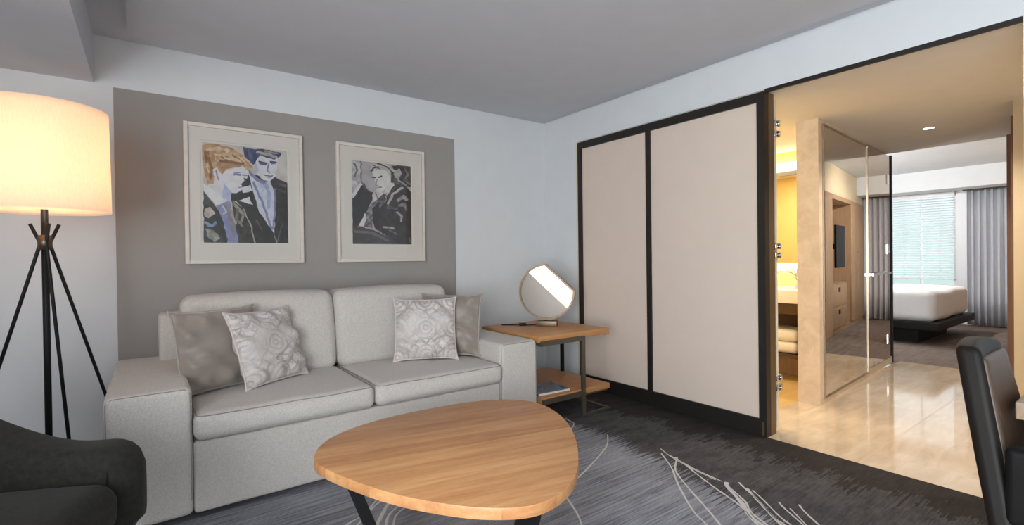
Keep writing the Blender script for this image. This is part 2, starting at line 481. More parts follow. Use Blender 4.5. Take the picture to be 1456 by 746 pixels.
for L, w in (
    ([(2.484, 2.302), (2.349, 2.184), (2.156, 2.08), (1.858, 1.952), (1.5, 1.85)], .012),
    ([(2.505, 1.886), (2.375, 1.718), (2.22, 1.563), (2.055, 1.371), (1.99, 1.258), (1.85, 1.05)], .011),
    ([(2.53, 1.79), (2.399, 1.711), (2.337, 1.654), (2.229, 1.506), (2.142, 1.371), (2.037, 1.221), (1.9, 1.05)], .012),
    ([(2.517, 1.795), (2.471, 1.691), (2.419, 1.59), (2.349, 1.442), (2.273, 1.26), (2.213, 1.184), (2.152, 1.1), (2.0, .9)], .013),
    ([(2.45, 1.43), (2.406, 1.398), (2.301, 1.265), (2.209, 1.171), (2.17, 1.08), (2.05, .9)], .024),
    ([(2.406, 1.39), (2.33, 1.265), (2.25, 1.19), (2.18, 1.05)], .012),
    ([(2.5, 1.39), (2.464, 1.342), (2.381, 1.22), (2.289, 1.109), (2.25, 1.03), (2.1, .85)], .012),
    ([(2.47, 1.33), (2.36, 1.2), (2.27, 1.085), (2.2, .99)], .016),
    ([(2.47, 1.3), (2.415, 1.22), (2.314, 1.089), (2.27, 1.0)], .01),
    ([(2.45, 1.16), (2.412, 1.118), (2.326, .997), (2.25, .9)], .01),
    ([(2.43, 1.10), (2.38, 1.04), (2.30, .95)], .009),
    ([(2.50, 1.09), (2.449, 1.041), (2.36, .93)], .01),
    ([(2.56, 1.93), (2.50, 1.80), (2.47, 1.69), (2.45, 1.6), (2.43, 1.48)], .008),
    ([(2.52, 1.84), (2.49, 1.73), (2.46, 1.6), (2.44, 1.45)], .01),
    ([(2.50, 2.74), (2.482, 2.674), (2.464, 2.61), (2.363, 2.539), (2.2, 2.48)], .012),
    ([(1.25, 2.62), (.935, 2.42), (.796, 2.268), (.726, 2.2)], .014),
    ([(1.2, 2.52), (.957, 2.338), (.88, 2.25), (.80, 2.14)], .02),
    ([(1.3, 2.5), (1.01, 2.297), (.9, 2.22), (.841, 2.12)], .014),
    ([(1.05, 2.46), (.9, 2.36), (.82, 2.3), (.70, 2.25), (.6, 2.2)], .012),
    ([(1.3, 2.42), (1.1, 2.3), (.93, 2.2), (.87, 2.1)], .012),
    ([(1.7, 1.9), (1.55, 1.6), (1.3, 1.42), (1.15, 1.3)], .012),
): ribbon(L, w)
struct(fl.build('floor', [M['carpet'], M['carpet_line']]))

slab('wall_back', (XL, YW, 0), (XW + .12, YW + .12, 2.75), M['wall'])
# painted accent rectangle behind the sofa
ac = struct(MB().box((-.155, YW - .004, 0), (2.216, YW, 2.272)).build('wall_back.001', M['grey_paint']))
# ceiling: slab with a dropped field that leaves a margin band
cm = MB()
cm.box((-.245, YR, CZ), (XW + .05, YW, CZ + .1)); cm.box((-.073, YR + .2, CZ - .03), (3.13, 3.67, CZ + .01))
struct(cm.build('ceiling', M['ceil']))
# dropped bulkhead along the window side
struct(MB().box((XL, YR, 2.285), (-.245, YW, 2.70)).build('ceiling.001', M['ceil']))
# wall with the sliding doors and the opening
slab('wall_right', (XW, 3.395, 0), (XW + .12, YW, 2.75), M['wall'])
slab('wall_right.001', (XW, .43, 2.286), (XW + .12, 3.395, 2.75), M['wall'])
slab('wall_right.002', (XW, YR, 0), (XW + .12, .43, 2.75), M['wall'])
slab('trim_1', (XW - .002, .43, 2.264), (XW + .012, 1.617, 2.29), M['dark'])
slab('trim_2', (XW, 3.36, 0), (XW + .11, 3.395, 2.285), M['ivory'])
# window wall on the left (outside the frame), rear wall
slab('wall_left', (XL - .12, YR, 0), (XL, YW, .25), M['wall'])
slab('wall_left.001', (XL - .12, YR, 2.2), (XL, YW, 2.75), M['wall'])
slab('wall_left.002', (XL - .12, .35, .25), (XL, YW, 2.2), M['wall'])
slab('wall_left.003', (XL - .12, YR, .25), (XL, -2.2, 2.2), M['wall'])
slab('wall_rear', (XL - .12, YR - .12, 0), (XW + .12, YR, 2.75), M['wall'])
wn = MB()
for y0, y1 in ((-2.2, -2.14), (-.75, -.69), (.29, .35)): wn.box((XL - .09, y0, .25), (XL - .03, y1, 2.2))
wn.box((XL - .09, -2.2, .25), (XL - .03, .35, .31)); wn.box((XL - .09, -2.2, 2.14), (XL - .03, .35, 2.2))
struct(wn.build('window_1', M['dark']))

# ---- sliding doors closing the left part of the opening
DY0, DYM, DY1 = 1.617, 2.555, 3.362     # right edge, middle stile, left edge
DZ = 2.275
def door(name, y0, y1, label, stiles):
    root = empty(name, (XW, (y0 + y1) / 2, 0)); struct(root)
    root['label'] = label; root['category'] = 'door'
    fr = MB(); s0, s1 = stiles
    fr.box((XW - .012, y0, .0), (XW + .045, y0 + s0, DZ)); fr.box((XW - .012, y1 - s1, .0), (XW + .045, y1, DZ))
    fr.box((XW - .012, y0 + s0, .0), (XW + .045, y1 - s1, .115)); fr.box((XW - .012, y0 + s0, DZ - .062), (XW + .045, y1 - s1, DZ))
    fr.xf(Matrix.Translation((-XW, -(y0 + y1) / 2, 0))).build('door_frame', M['dark'], root)
    MB().box((XW + .002, y0 + s0, .115), (XW + .035, y1 - s1, DZ - .062)).xf(Matrix.Translation((-XW, -(y0 + y1) / 2, 0))).build('door_panel', M['panel'], root)
    return root
door('door_1', DYM, DY1, 'left cream sliding door panel in black frame', (.022, .05))
d2 = door('door_2', DY0, DYM, 'right cream sliding door panel in black frame beside the lit opening', (.05, .022))
MB().box((XW + .045, DY0 - .001, .0), (XW + .115, DY0 + .05, DZ)).xf(Matrix.Translation((-XW, -(DY0 + DYM) / 2, 0))).build('door_edge', M['bronze'], d2)
MB().box((XW - .016, DY0 + .015, .01), (XW - .010, DY0 + .028, .1)).xf(Matrix.Translation((-XW, -(DY0 + DYM) / 2, 0))).build('floor_guide', M['bronze'], d2)
# glass leaf folded behind the doors, with clip hinges
gd = struct(empty('door_3')); gd['label'] = 'glass door leaf with chrome clip hinges folded behind the sliding doors'; gd['category'] = 'door'
MB().box((3.425, 1.63, .03), (3.45, 2.3, 2.25)).build('door_pane', M['ivory'], gd)
for z in (.30, .37, 1.20, 1.26, 2.02, 2.09):
    h = MB(); h.box((3.40, 1.615, z - .02), (3.475, 1.66, z + .02), .004); h.tube([(3.44, 1.608, z - .018), (3.44, 1.608, z + .018)], .008)
    h.build('hinge', M['chrome'], gd)

# ---- vestibule
slab('floor.001', (XW, -1.5, -.05), (6.74, 1.86, 0), M['tile'])
slab('floor.002', (6.74, -2.0, -.05), (11.3, 4.2, 0), M['carpet2'])
slab('ceiling.002', (XW + .0125, -1.5, 2.28), (6.47, 4.0, 2.40), M['ceil2'])
W0 = Vector((4.28, 1.70)); W1 = Vector((6.69, 1.90)); wd = (W1 - W0).normalized(); wnn = Vector((-wd.y, wd.x))
def wp(a, d, z): q = W0 + wd * a + wnn * d; return (q.x, q.y, z)      # along the mirror wall / behind it / up
def wbox(mb, a0, a1, d0, d1, z0, z1, mi=0):
    v = [wp(a, d, z) for a in (a0, a1) for d in (d0, d1) for z in (z0, z1)]
    return mb.add(v, [(0, 1, 3, 2), (4, 6, 7, 5), (0, 4, 5, 1), (2, 3, 7, 6), (0, 2, 6, 4), (1, 5, 7, 3)], mi)
# marble pier and carcass of the mirror wall
w = MB(); wbox(w, 0, .085, 0, .16, 0, 2.28); wbox(w, .085, 1.37, .02, .16, 0, 2.28); wbox(w, .085, 1.37, 0, .02, 2.245, 2.28); wbox(w, .085, 1.37, -.0, .02, 0, .045)
wbox(w, 1.37, 2.37, .0, .05, 0, .07); wbox(w, 1.37, 2.37, .06, .12, 0, 2.28)
struct(w.build('wall_vestibule', M['stone']))
mr = thing('wall_mirror', 'tall framed mirror on the marble pier reflecting the oak media wall', 'mirror')
w = MB(); wbox(w, .10, 1.365, -.004, .018, .05, 2.24); w.build('mirror_glass', M['mirror'], mr)
w = MB(); wbox(w, .088, .10, -.012, .018, .04, 2.25); wbox(w, 1.355, 1.367, -.012, .018, .04, 2.25); wbox(w, .10, 1.355, -.012, .018, .04, .05); wbox(w, .10, 1.355, -.012, .018, 2.238, 2.25)
w.build('mirror_frame', M['nickel'], mr)
gd2 = struct(empty('door_4')); gd2['label'] = 'bronze glass door with a chrome bar handle next to the wall mirror'; gd2['category'] = 'door'
w = MB(); wbox(w, 1.385, 2.25, .0, .015, .075, 2.262); w.build('door_glass', M['bronzemirror'], gd2)
w = MB(); wbox(w, 1.42, 2.12, -.04, -.022, .985, 1.008); wbox(w, 1.45, 1.48, -.022, 0, .985, 1.008); wbox(w, 2.04, 2.07, -.022, 0, .985, 1.008); w.build('door_handle', M['chrome'], gd2)
for z in (1.25, .28, 2.0):
    w = MB(); wbox(w, 2.13, 2.22, -.006, .0, z - .05, z + .05); w.build('hinge', M['chrome'], gd2)
w = MB(); wbox(w, 2.31, 2.36, -.006, .05, .0, 2.28); struct(w.build('trim_3', M['black']))
# right-hand side of the corridor
slab('wall_vestibule.001', (4.96, -1.5, 0), (5.53, .705, 2.28), M['beige'])
slab('wall_vestibule.002', (5.53, .3, 0), (6.47, .80, 2.28), M['walnut'])
slab('wall_vestibule.003', (6.38, .3, 0), (6.47, .95, 2.28), M['walnut'])
slab('wall_vestibule.004', (XW + .12, -1.62, 0), (5.0, -1.5, 2.4), M['wall'])
dl = thing('ceiling_downlight', 'small round recessed downlight in the vestibule ceiling', 'downlight')
c = (5.44, 1.29, 2.28)
MB().lathe([(.0, -.003), (.038, -.003)], c, 24).build('lens', M['spot'], dl)
MB().lathe([(.038, -.003), (.05, -.004), (.056, 0), (.038, -.001)], c, 24).build('trim_ring', M['white'], dl)

# ---- bathroom behind the pier
slab('wall_bathroom', (5.42, 1.95, 0), (5.5, 4.0, 2.4), M['bathwall'])
slab('wall_bathroom.002', (3.5, 2.35, 0), (3.56, 3.9, 2.28), M['bathwall'])
slab('wall_bathroom.001', (XW + .12, 3.9, 0), (5.5, 4.0, 2.4), M['bathwall'])
slab('floor.003', (XW, 1.86, -.05), (5.5, 4.0, 0), mat_wood('bath floor', (196, 160, 100), (226, 192, 132), .3, 0, .04, 8, 3, axis='x'))
va = thing('bathroom_vanity', 'dark wood vanity with thick white counter in the lit bathroom', 'vanity')
MB().box((4.83, 2.07, .745), (5.415, 3.6, .875), .01).build('counter', M['quartz'], va)
vb = MB(); vb.box((4.88, 2.09, .64), (5.4, 3.58, .745)); vb.box((4.88, 2.09, .22), (5.4, 3.58, .255)); vb.box((5.36, 2.09, .255), (5.4, 3.58, .64)); vb.box((4.88, 2.09, .255), (5.4, 2.12, .64)); vb.box((4.88, 3.46, .255), (5.4, 3.58, .64))
vb.build('cabinet_body', M['darkwood'], va)
MB().box((5.2, 2.1, 0), (5.38, 3.56, .22)).build('plinth', M['oakmirror'], va)
for k, (z, lab) in enumerate(((.315, 'folded white towel on the vanity shelf, lower one'), (.43, 'folded white towel on the vanity shelf, upper one'))):
    t = thing('folded_towel', lab, 'towel', 'towels on the vanity shelf')
    MB().box((4.9, 2.14, z - .058), (5.25, 2.5, z + .056), .05, n=4).build('towel_roll', M['towel'], t)
fa = thing('bathroom_faucet', 'chrome bathroom faucet with curved spout on the white counter', 'faucet')
MB().tube([(5.12, 2.235, .875), (5.12, 2.235, 1.07)], .016).build('body', M['chrome'], fa)
MB().tube([(5.12, 2.24, 1.0), (5.08, 2.30, 1.035), (5.03, 2.36, 1.035), (5.0, 2.40, 1.0), (5.0, 2.40, .97)], .011).build('spout', M['chrome'], fa)
bm_ = thing('bathroom_mirror', 'large bathroom mirror above the white counter glowing yellow', 'mirror')
MB().box((5.40, 2.0, 1.12), (5.417, 3.6, 2.03)).build('mirror_glass', M['mirror'], bm_)
MB().box((5.385, 1.99, 2.03), (5.42, 3.61, 2.075)).build('mirror_rail', M['steel'], bm_)
for z0, z1, lab in ((2.075, 2.16, 'bright horizontal light strip above the bathroom mirror'), (1.05, 1.115, 'bright horizontal light strip below the bathroom mirror')):
    t = tag(MB().box((5.36, 2.0, z0), (5.415, 3.6, z1), .008).build('vanity_light', M['vanitylight']), lab, 'light')

# ---- bedroom
BZ = 2.56
slab('ceiling.003', (6.47, -2.0, BZ), (11.3, 4.2, BZ + .1), M['wall'])
slab('ceiling.004', (10.4, -2.0, 2.24), (11.3, 4.2, BZ), M['wall'])
slab('wall_bedroom', (6.47, 1.95, 0), (6.55, 4.2, BZ), M['wall'])
slab('wall_bedroom.001', (6.47, -2.0, 2.28), (6.55, 4.2, BZ), M['wall']) if False else None
slab('wall_bedroom.002', (6.47, 4.2, 0), (11.3, 4.3, BZ), M['wall'])
slab('wall_bedroom.003', (6.47, .25, 0), (11.3, .35, BZ), M['wall'])
XB = 10.98
slab('wall_bedroom.007', (7.6, .35, 2.1), (10.98, .96, BZ), M['beige'])
slab('wall_bedroom.004', (XB, .3, 0), (XB + .14, 2.25, 2.24), M['white'])
slab('wall_bedroom.005', (XB, 3.9, 0), (XB + .14, 4.2, 2.24), M['white'])
slab('wall_bedroom.006', (XB, 2.25, 0), (XB + .14, 3.9, .62), M['white'])
wf = MB(); wf.box((XB + .03, 2.25, 2.20), (XB + .1, 3.9, 2.24)); wf.box((XB + .03, 2.25, .62), (XB + .1, 3.9, .66)); wf.box((XB + .03, 2.25, .66), (XB + .1, 2.29, 2.2)); wf.box((XB + .03, 3.86, .66), (XB + .1, 3.9, 2.2))
wf.box((XB + .03, 2.72, .66), (XB + .1, 2.74, 2.2))
w2 = struct(wf.build('window_2', M['white']))
bl = thing('venetian_blind', 'white horizontal slat blind lowered over the bright bedroom window', 'blind')
b = MB()
z = .79
while z < 2.16:
    c_ = Vector((XB - .02, 0, z)); dx, dz = .022 * math.cos(.5), .022 * math.sin(.5)
    b.box((-.022, 2.26, -.001), (.022, 3.88, .001)) if False else None
    v = [(c_.x + sx * dx + ox, y, z + sx * dz + oz) for sx in (-1, 1) for y in (2.26, 3.88) for ox, oz in ((-.0005, .001), (.0005, -.001))]
    b.add(v, [(0, 1, 3, 2), (4, 6, 7, 5), (0, 4, 5, 1), (2, 3, 7, 6), (0, 2, 6, 4), (1, 5, 7, 3)])
    z += .042
b.build('slats', M['slat'], bl)
MB().box((XB - .05, 2.255, 2.165), (XB + .01, 3.89, 2.235), .004).build('headrail', M['white'], bl)
MB().box((XB - .045, 2.26, .745), (XB + .005, 3.88, .765), .004).build('bottom_rail', M['white'], bl)
for y in (2.45, 2.95, 3.5): MB().tube([(XB - .022, y, .76), (XB - .022, y, 2.18)], .0025, 6).build('cord', M['white'], bl)
# curtain
cu = thing('curtain', 'long grey pleated curtain hanging beside the bedroom window', 'curtain')
P = []; ny, nz = 260, 5
for i in range(ny):
    y = .42 + (2.10 - .42) * i / (ny - 1)
    ph = y * 2 * PI / .078
    for j in range(nz):
        zz = .012 + 2.21 * j / (nz - 1)
        am = .03 * (1 - .25 * j / (nz - 1))
        P.append((XB - .09 + am * math.sin(ph + .6 * math.sin(y * 9)) + .006 * math.sin(y * 31 + j), y + .008 * math.sin(2 * ph), zz))
cob = MB().grid(P, ny, nz).build('drape', M['curtain'], cu)
cob.modifiers.new('thick', 'SOLIDIFY').thickness = .004
MB().box((XB - .13, .4, 2.222), (XB - .05, 2.14, 2.238)).build('curtain_track', M['steel'], cu)
# bed
bd = thing('bed', 'white made bed on a black floating platform by the bedroom window', 'bed')
MB().box((8.1, 1.83, .2), (9.95, 3.95, .30), .006).build('platform', M['black'], bd)
MB().box((8.32, 2.1, 0), (9.7, 3.9, .2)).build('plinth', M['black'], bd)
v, f = rbox(Vector((.87, 1.02, .205)), .09, 5, 8)
v = [Vector((9.02, 2.9, .503)) + p * (1 if True else 1) + Vector((.006 * math.sin(p.y * 13 + p.z * 9), .01 * math.sin(p.x * 11), .008 * math.sin(p.x * 7) * math.cos(p.y * 6))) for p in v]
MB().add(v, f, 0, True).build('duvet', M['linen'], bd)
# media wall seen in the mirror
mw = thing('media_wall', 'light oak media wall with open niche and tall doors seen in the mirror', 'wall unit')
YU = 1.0
b = MB(); b.box((7.85, .36, 0), (8.3, YU, 2.1), .003); b.box((8.3, .36, 2.03), (9.68, YU, 2.1)); b.box((8.3, .36, 0), (9.68, .5, 2.03)); b.box((8.3, .5, 0), (9.68, YU - .02, .06)); b.box((9.66, .36, 0), (10.84, YU - .022, 2.1))
b.build('carcass', M['oakmirror'], mw)
for x0, x1 in ((9.67, 10.25), (10.254, 10.83)): 
    dd = MB().box((x0, YU - .02, .08), (x1, YU, 2.09), .002).build('door', M['oakmirror'], mw)
    MB().box((x1 - .08 if x0 < 10 else x0 + .05, YU, .95), (x1 - .06 if x0 < 10 else x0 + .07, YU + .012, 1.25)).build('handle', M['oakmirror'], dd)
for z0, z1 in ((.07, .40), (.405, .74)):
    dr = MB().box((8.305, .5, z0), (9.35, YU - .01, z1), .003).build('drawer', M['oakmirror'], mw)
    MB().box((8.72, YU - .012, z1 - .12), (8.84, YU - .006, z1 - .05)).build('handle', M['black'], dr)
b = MB().box((8.3, .5, .745), (9.36, YU - .005, .76)).build('ledge', M['oakmirror'], mw)
tv = thing('television', 'flat black television on a swivel arm in the oak niche', 'television')
MB().box((8.36, 1.005, 1.0), (8.95, 1.035, 1.64), .004).build('screen', M['tv'], tv)
MB().box((8.58, .5, 1.28), (8.66, 1.005, 1.36)).build('mount', M['black'], tv)

# ------------------------------------------------------------------ sofa
so = thing('sofa', 'pale grey upholstered two-seat sofa against the grey painted wall', 'sofa')
def soft(name, a, b, r, mat, parent, puff=(0, 0, 0), n=4, inner=10, seed=0, amp=1, welt=False, seam=False):
    a = Vector(a); b = Vector(b); c = (a + b) / 2; h = (b - a) / 2
    v, f = rbox(h, r, n, inner)
    def deform(p):
        u = [p[i] / h[i] for i in range(3)]
        q = p.copy()
        for i in range(3):
            j, k = (i + 1) % 3, (i + 2) % 3
            q[i] += puff[i] * u[i] * (1 - u[j] ** 2) * (1 - u[k] ** 2)
        wv = amp * (.003 * math.sin(p.x * 17 + seed) * math.sin(p.y * 13 + seed * 2) + .002 * math.sin(p.z * 31 + p.x * 23 + seed))
        return c + q + Vector((0, wv, wv if p.z > 0 else 0))
    o = MB().add([deform(p) for p in v], f, 0, True).build(name, mat, parent)
    if welt:
        e = r * .30; zt = h.z - e + .0015
        pts = []
        for sx, sy, ex, ey in ((-1, 1, -1, -1), (-1, -1, 1, -1), (1, -1, 1, 1)):
            for k in range(24):
                t = k / 24
                x = (sx + (ex - sx) * t) * (h.x - e + .0015); y = (sy + (ey - sy) * t) * (h.y - e + .0015)
                # round the vertical corners
                cx, cy = h.x - r, h.y - r
                d = Vector((max(0, abs(x) - cx), max(0, abs(y) - cy)))
                if d.x > 0 and d.y > 0:
                    d2 = d.normalized() * (r - e + .0015); x = math.copysign(cx + d2.x, x); y = math.copysign(cy + d2.y, y)
                pts.append(deform(Vector((x, y, zt))))
        MB().tube(pts, .0026, 6).build('welt', M['welt'], o)
    if seam:
        e = r * .30; pts = []; hx, hz = h.x - e + .001, h.z - e + .001
        for (x0, z0), (x1, z1) in (((-hx, -h.z * .9), (-hx, h.z - r)), ((-hx * 1, h.z - r), (-(h.x - r), hz)), ((-(h.x - r), hz), (h.x - r, hz)), ((h.x - r, hz), (hx, h.z - r)), ((hx, h.z - r), (hx, -h.z * .9))):
            for k in range(12): pts.append(deform(Vector((x0 + (x1 - x0) * k / 12, -h.y + e - .001, z0 + (z1 - z0) * k / 12))))
        MB().tube(pts, .0022, 6).build('seam', M['welt'], o)
    return o
soft('arm', (-.165, 2.72, .028), (.155, 3.80, .622), .028, M['sofa'], so, (.0, .0, .006), seed=1, amp=.3, seam=True)
soft('arm', (1.905, 2.72, .028), (2.22, 3.80, .622), .028, M['sofa'], so, (.0, .0, .006), seed=2, amp=.3, seam=True)
soft('base', (.157, 2.725, .028), (1.903, 3.78, .365), .018, M['sofa'], so, (0, .002, 0), seed=3, amp=.25)
soft('back_frame', (.045, 3.58, .30), (2.02, 3.83, .895), .03, M['sofa'], so, (0, .004, .004), seed=4)
soft('seat_cushion', (.158, 2.685, .368), (1.022, 3.50, .497), .042, M['sofa'], so, (.002, .02, .014), 5, 14, seed=5, amp=.35, welt=True)
soft('seat_cushion', (1.026, 2.685, .368), (1.902, 3.50, .497), .042, M['sofa'], so, (.002, .02, .014), 5, 14, seed=6, amp=.35, welt=True)
def backc(x0, x1, seed):
    a = Vector((x0, 3.34, .485)); b = Vector((x1, 3.58, 1.0)); c = (a + b) / 2; h = (b - a) / 2
    v, f = rbox(h, .06, 5, 14); out = []
    for p in v:
        u = p.x / h.x; w = p.z / h.z; s = p.y / h.y
        q = p.copy()
        q.y += s * .03 * (1 - u * u) * (1 - w * w); q.z += max(w, 0) * .014 * (1 - u * u); q.x += u * .004 * (1 - w * w)
        q.y += .09 * (w + 1) / 2                       # leans back
        q += Vector((0, .004 * math.sin(p.x * 9 + p.z * 12 + seed), 0))
        out.append(c + q - Vector((0, .03, 0)))
    return MB().add(out, f, 0, True).build('back_cushion', M['sofa'], so)
backc(.15, 1.008, 1); backc(1.014, 1.875, 3)
for x in (-.1, 2.15):
    for y in (2.80, 3.7):
        MB().box((x - .04, y - .04, 0), (x + .04, y + .04, .03)).build('leg', M['black'], so)

# ------------------------------------------------------------------ throw pillows
def pillow(label, O, U, V, size, thick, mat, pmat, seed, group):
    """O centre of the lower edge on the seat, U along lower edge, V up the face"""
    U = Vector(U).normalized(); V = Vector(V); V = (V - U * V.dot(U)).normalized(); Nn = U.cross(V)
    N = 40; rnd = random.Random(seed); ph = [rnd.random() * 6 for _ in range(8)]
    def P(u, v, sd):
        x = u * size / 2 * (1 - .085 * (1 - v ** 4) * abs(u) ** 2); y = v * size / 2 * (1 - .085 * (1 - u ** 4) * abs(v) ** 2)
        t = max(0, (1 - u ** 4) * (1 - v ** 4)) ** .55 * (1 - .22 * (u * u + v * v))
        r = max(abs(u), abs(v))
        wr = .04 * math.sin(9 * v + 4 * u + ph[0]) * math.exp(-((abs(u) - .86) / .2) ** 2) + .032 * math.sin(11 * u + 3 * v + ph[1]) * math.exp(-((abs(v) - .88) / .2) ** 2)
        wr += .008 * math.sin(5 * u - 7 * v + ph[2]) + .03 * math.exp(-((v + .3 - .2 * math.sin(3 * u + ph[3])) / .06) ** 2) * math.sin(4 * u + ph[4])
        return (x, y, sd * (t * thick / 2 + wr * t))
    m = MB(); A = []; 
    g = [-1 + 2 * i / N for i in range(N + 1)]
    g = [math.copysign(abs(a) ** .75, a) for a in g]
    for u in g:
        for v in g: A.append(P(u, v, 1))
    m.grid(A, N + 1, N + 1)
    A2 = [P(u, v, -1) for u in g for v in g]
    m.grid(A2, N + 1, N + 1)
    ctr = Vector(O) + V * size / 2
    Mx = Matrix.Identity(4)
    for i in range(3): Mx[i][0] = U[i]; Mx[i][1] = V[i]; Mx[i][2] = Nn[i]; Mx[i][3] = ctr[i]
    o = m.build('throw_pillow', mat, weld=True, M=Mx)
    tag(o, label, 'pillow', group)
    seam = [P(u, -1, 0) for u in g] + [P(1, v, 0) for v in g[1:]] + [P(u, 1, 0) for u in g[::-1][1:]] + [P(-1, v, 0) for v in g[::-1][1:-1]]
    MB().tube(seam, .0055, 6, closed=True).build('piping', pmat, o)
    return o
G = 'throw pillows on the sofa'
pillow('plain taupe throw pillow leaning on the left sofa arm', (.33, 3.12, .499), (.80, .32, 0), (-.15, .20, 1), .46, .15, M['taupe'], M['taupe_piping'], 3, G)
pillow('patterned silver throw pillow in front of the left taupe pillow', (.60, 3.085, .505), (.83, .54, 0), (-.22, .32, 1), .45, .14, M['damask'], M['silver'], 5, G)
pillow('patterned silver throw pillow at the right end of the sofa', (1.525, 3.075, .507), (.90, -.43, 0), (.10, .26, 1), .44, .14, M['damask'], M['silver'], 9, G)
pillow('plain taupe throw pillow tucked against the right sofa arm', (1.735, 3.13, .502), (.72, -.69, 0), (.15, .20, 1), .46, .15, M['taupe'], M['taupe_piping'], 12, G)

# ------------------------------------------------------------------ coffee table
ct = thing('coffee_table', 'rounded triangular oak coffee table with black splayed legs', 'coffee table')
OUT = [(.516, 2.059), (.642, 2.247), (.925, 2.343), (1.295, 2.332), (1.527, 2.271), (1.692, 2.103), (1.637, 1.814), (1.492, 1.572), (1.32, 1.373), (1.187, 1.264), (1.064, 1.217), (.96, 1.217), (.856, 1.281), (.762, 1.382), (.648, 1.56), (.572, 1.753), (.521, 1.92)][::-1]
def smooth_closed(P, k=8):
    Q = []; n = len(P); P = [Vector(p) for p in P]
    for i in range(n):
        a, b, c, d = P[i - 1], P[i], P[(i + 1) % n], P[(i + 2) % n]
        for j in range(k):
            t = j / k
            Q.append(.5 * ((2 * b) + (c - a) * t + (2 * a - 5 * b + 4 * c - d) * t * t + (-a + 3 * b - 3 * c + d) * t ** 3))
    for _ in range(14):
        m = len(Q); Q = [(Q[i - 1] + Q[i] * 2 + Q[(i + 1) % m]) / 4 for i in range(m)]
    return Q
ol = smooth_closed(OUT)
area = sum(ol[i - 1].x * ol[i].y - ol[i].x * ol[i - 1].y for i in range(len(ol)))
if area < 0: ol = ol[::-1]
MB().prism([(p.x, p.y) for p in ol], .38, .42, .003).build('tabletop', M['table'], ct, angle=.6)
def blade(p0, p1, w, t, ax):
    """flat bar from p0 (top) to p1 (foot); w across the radial axis ax"""
    a = Vector(ax).normalized(); b = Vector((-a.y, a.x, 0))
    v = []
    for p in (Vector(p0), Vector(p1)):
        for i in (-1, 1):
            for j in (-1, 1): v.append(p + a * i * t / 2 + b * j * w / 2)
    return MB().add(v, [(0, 1, 3, 2), (4, 6, 7, 5), (0, 4, 5, 1), (2, 3, 7, 6), (0, 2, 6, 4), (1, 5, 7, 3)])
cc = Vector((1.1, 1.78, 0))
for (tx, ty), (bx, by) in (((.60, 1.86), (.74, 1.86)), ((1.04, 1.31), (1.06, 1.46)), ((1.50, 2.12), (1.36, 2.03))):
    blade((tx, ty, .38), (bx, by, 0), .075, .045, (cc.x - tx, cc.y - ty, 0)).build('leg', M['black'], ct)

# ------------------------------------------------------------------ side table, lamp, magazine
st = thing('side_table', 'two-tier oak side table with bronze steel frame beside the sofa', 'side table')
SX0, SX1, SY0, SY1 = 2.235, 2.95, 2.705, 3.46
MB().box((SX0, SY0, .594), (SX1, SY1, .64), .002).build('tabletop', M['oak'], st)
MB().box((SX0 + .01, SY0, .16), (SX1, SY1, .20), .002).build('shelf', M['oak'], st)
fr = MB()
fr.box((SX0, SY0 - .014, .572), (2.67, SY0, .607)); fr.box((SX0 + .004, SY0, .575), (SX0 + .02, SY1, .594)); fr.box((SX0, SY1, .575), (SX1, SY1 + .012, .607)); fr.box((SX1 - .03, SY0 + .02, .586), (SX1, SY1, .594))
fr.build('upper_frame', M['steel'], st)
fr = MB(); fr.box((SX0 + .01, SY0 - .014, .152), (2.67, SY0, .188)); fr.box((SX0 + .01, SY0, .15), (SX1 - .02, SY1, .16))
fr.build('shelf_frame', M['steel'], st)
fr = MB(); fr.box((2.64, SY0 - .012, 0), (SX1, SY0 + .012, .012)); fr.box((SX1 - .03, SY0, 0), (SX1 - .006, SY1, .012)); fr.box((SX0 + .02, SY1 - .02, 0), (SX1, SY1, .012))
fr.build('floor_frame', M['steel'], st)
for a in ((2.634, SY0 - .02, SY0 + .01), ):
    MB().box((2.634, SY0 - .016, 0), (2.668, SY0 + .004, .606)).build('leg', M['steel'], st)
MB().box((2.93, 3.24, 0), (2.952, 3.27, .594)).build('leg', M['black'], st)
MB().box((SX0 + .02, 3.44, 0), (SX0 + .045, 3.462, .58)).build('leg', M['steel'], st)
# table lamp: disc with a cut-off chord
tl = thing('table_lamp', 'round disc table lamp, half lit, on the side table', 'lamp')
LC = Vector((2.665, 3.13, .922)); Nl = Vector((-.755, -.655, 0)).normalized(); Ul = Vector((-Nl.y, Nl.x, 0)); Ul = -Ul if Ul.dot(RR) < 0 else Ul
R_ = .232
Ml = Matrix.Identity(4)
for i in range(3): Ml[i][0] = Ul[i]; Ml[i][1] = (0, 0, 1)[i]; Ml[i][2] = Nl[i]; Ml[i][3] = LC[i]
al, hc = math.radians(47), .165        # chord: direction of its outward normal, distance from centre
def disc_outline(r, d, n=90):
    h = math.acos(min(1, d / r)); a0 = al + h; a1 = al + 2 * PI - h
    return [(r * math.cos(a0 + (a1 - a0) * i / n), r * math.sin(a0 + (a1 - a0) * i / n)) for i in range(n + 1)]
ro = disc_outline(R_, hc); ri = disc_outline(R_ - .015, hc - .015)
m = MB(); n = len(ro); v = []; 
for z in (-.03, .02):
    v += [(x, y, z) for x, y in ro] + [(x, y, z) for x, y in ri]
f = []
for i in range(n):
    j = (i + 1) % n
    f += [(i, j, n + j, n + i), (2 * n + i, 3 * n + i, 3 * n + j, 2 * n + j), (i, 2 * n + i, 2 * n + j, j), (n + i, n + j, 3 * n + j, 3 * n + i)]
m.add(v, f, 0, False); m.build('ring', M['bronze_ring'], tl, angle=.5).matrix_world = Ml
ca, sa = math.cos(al), math.sin(al)
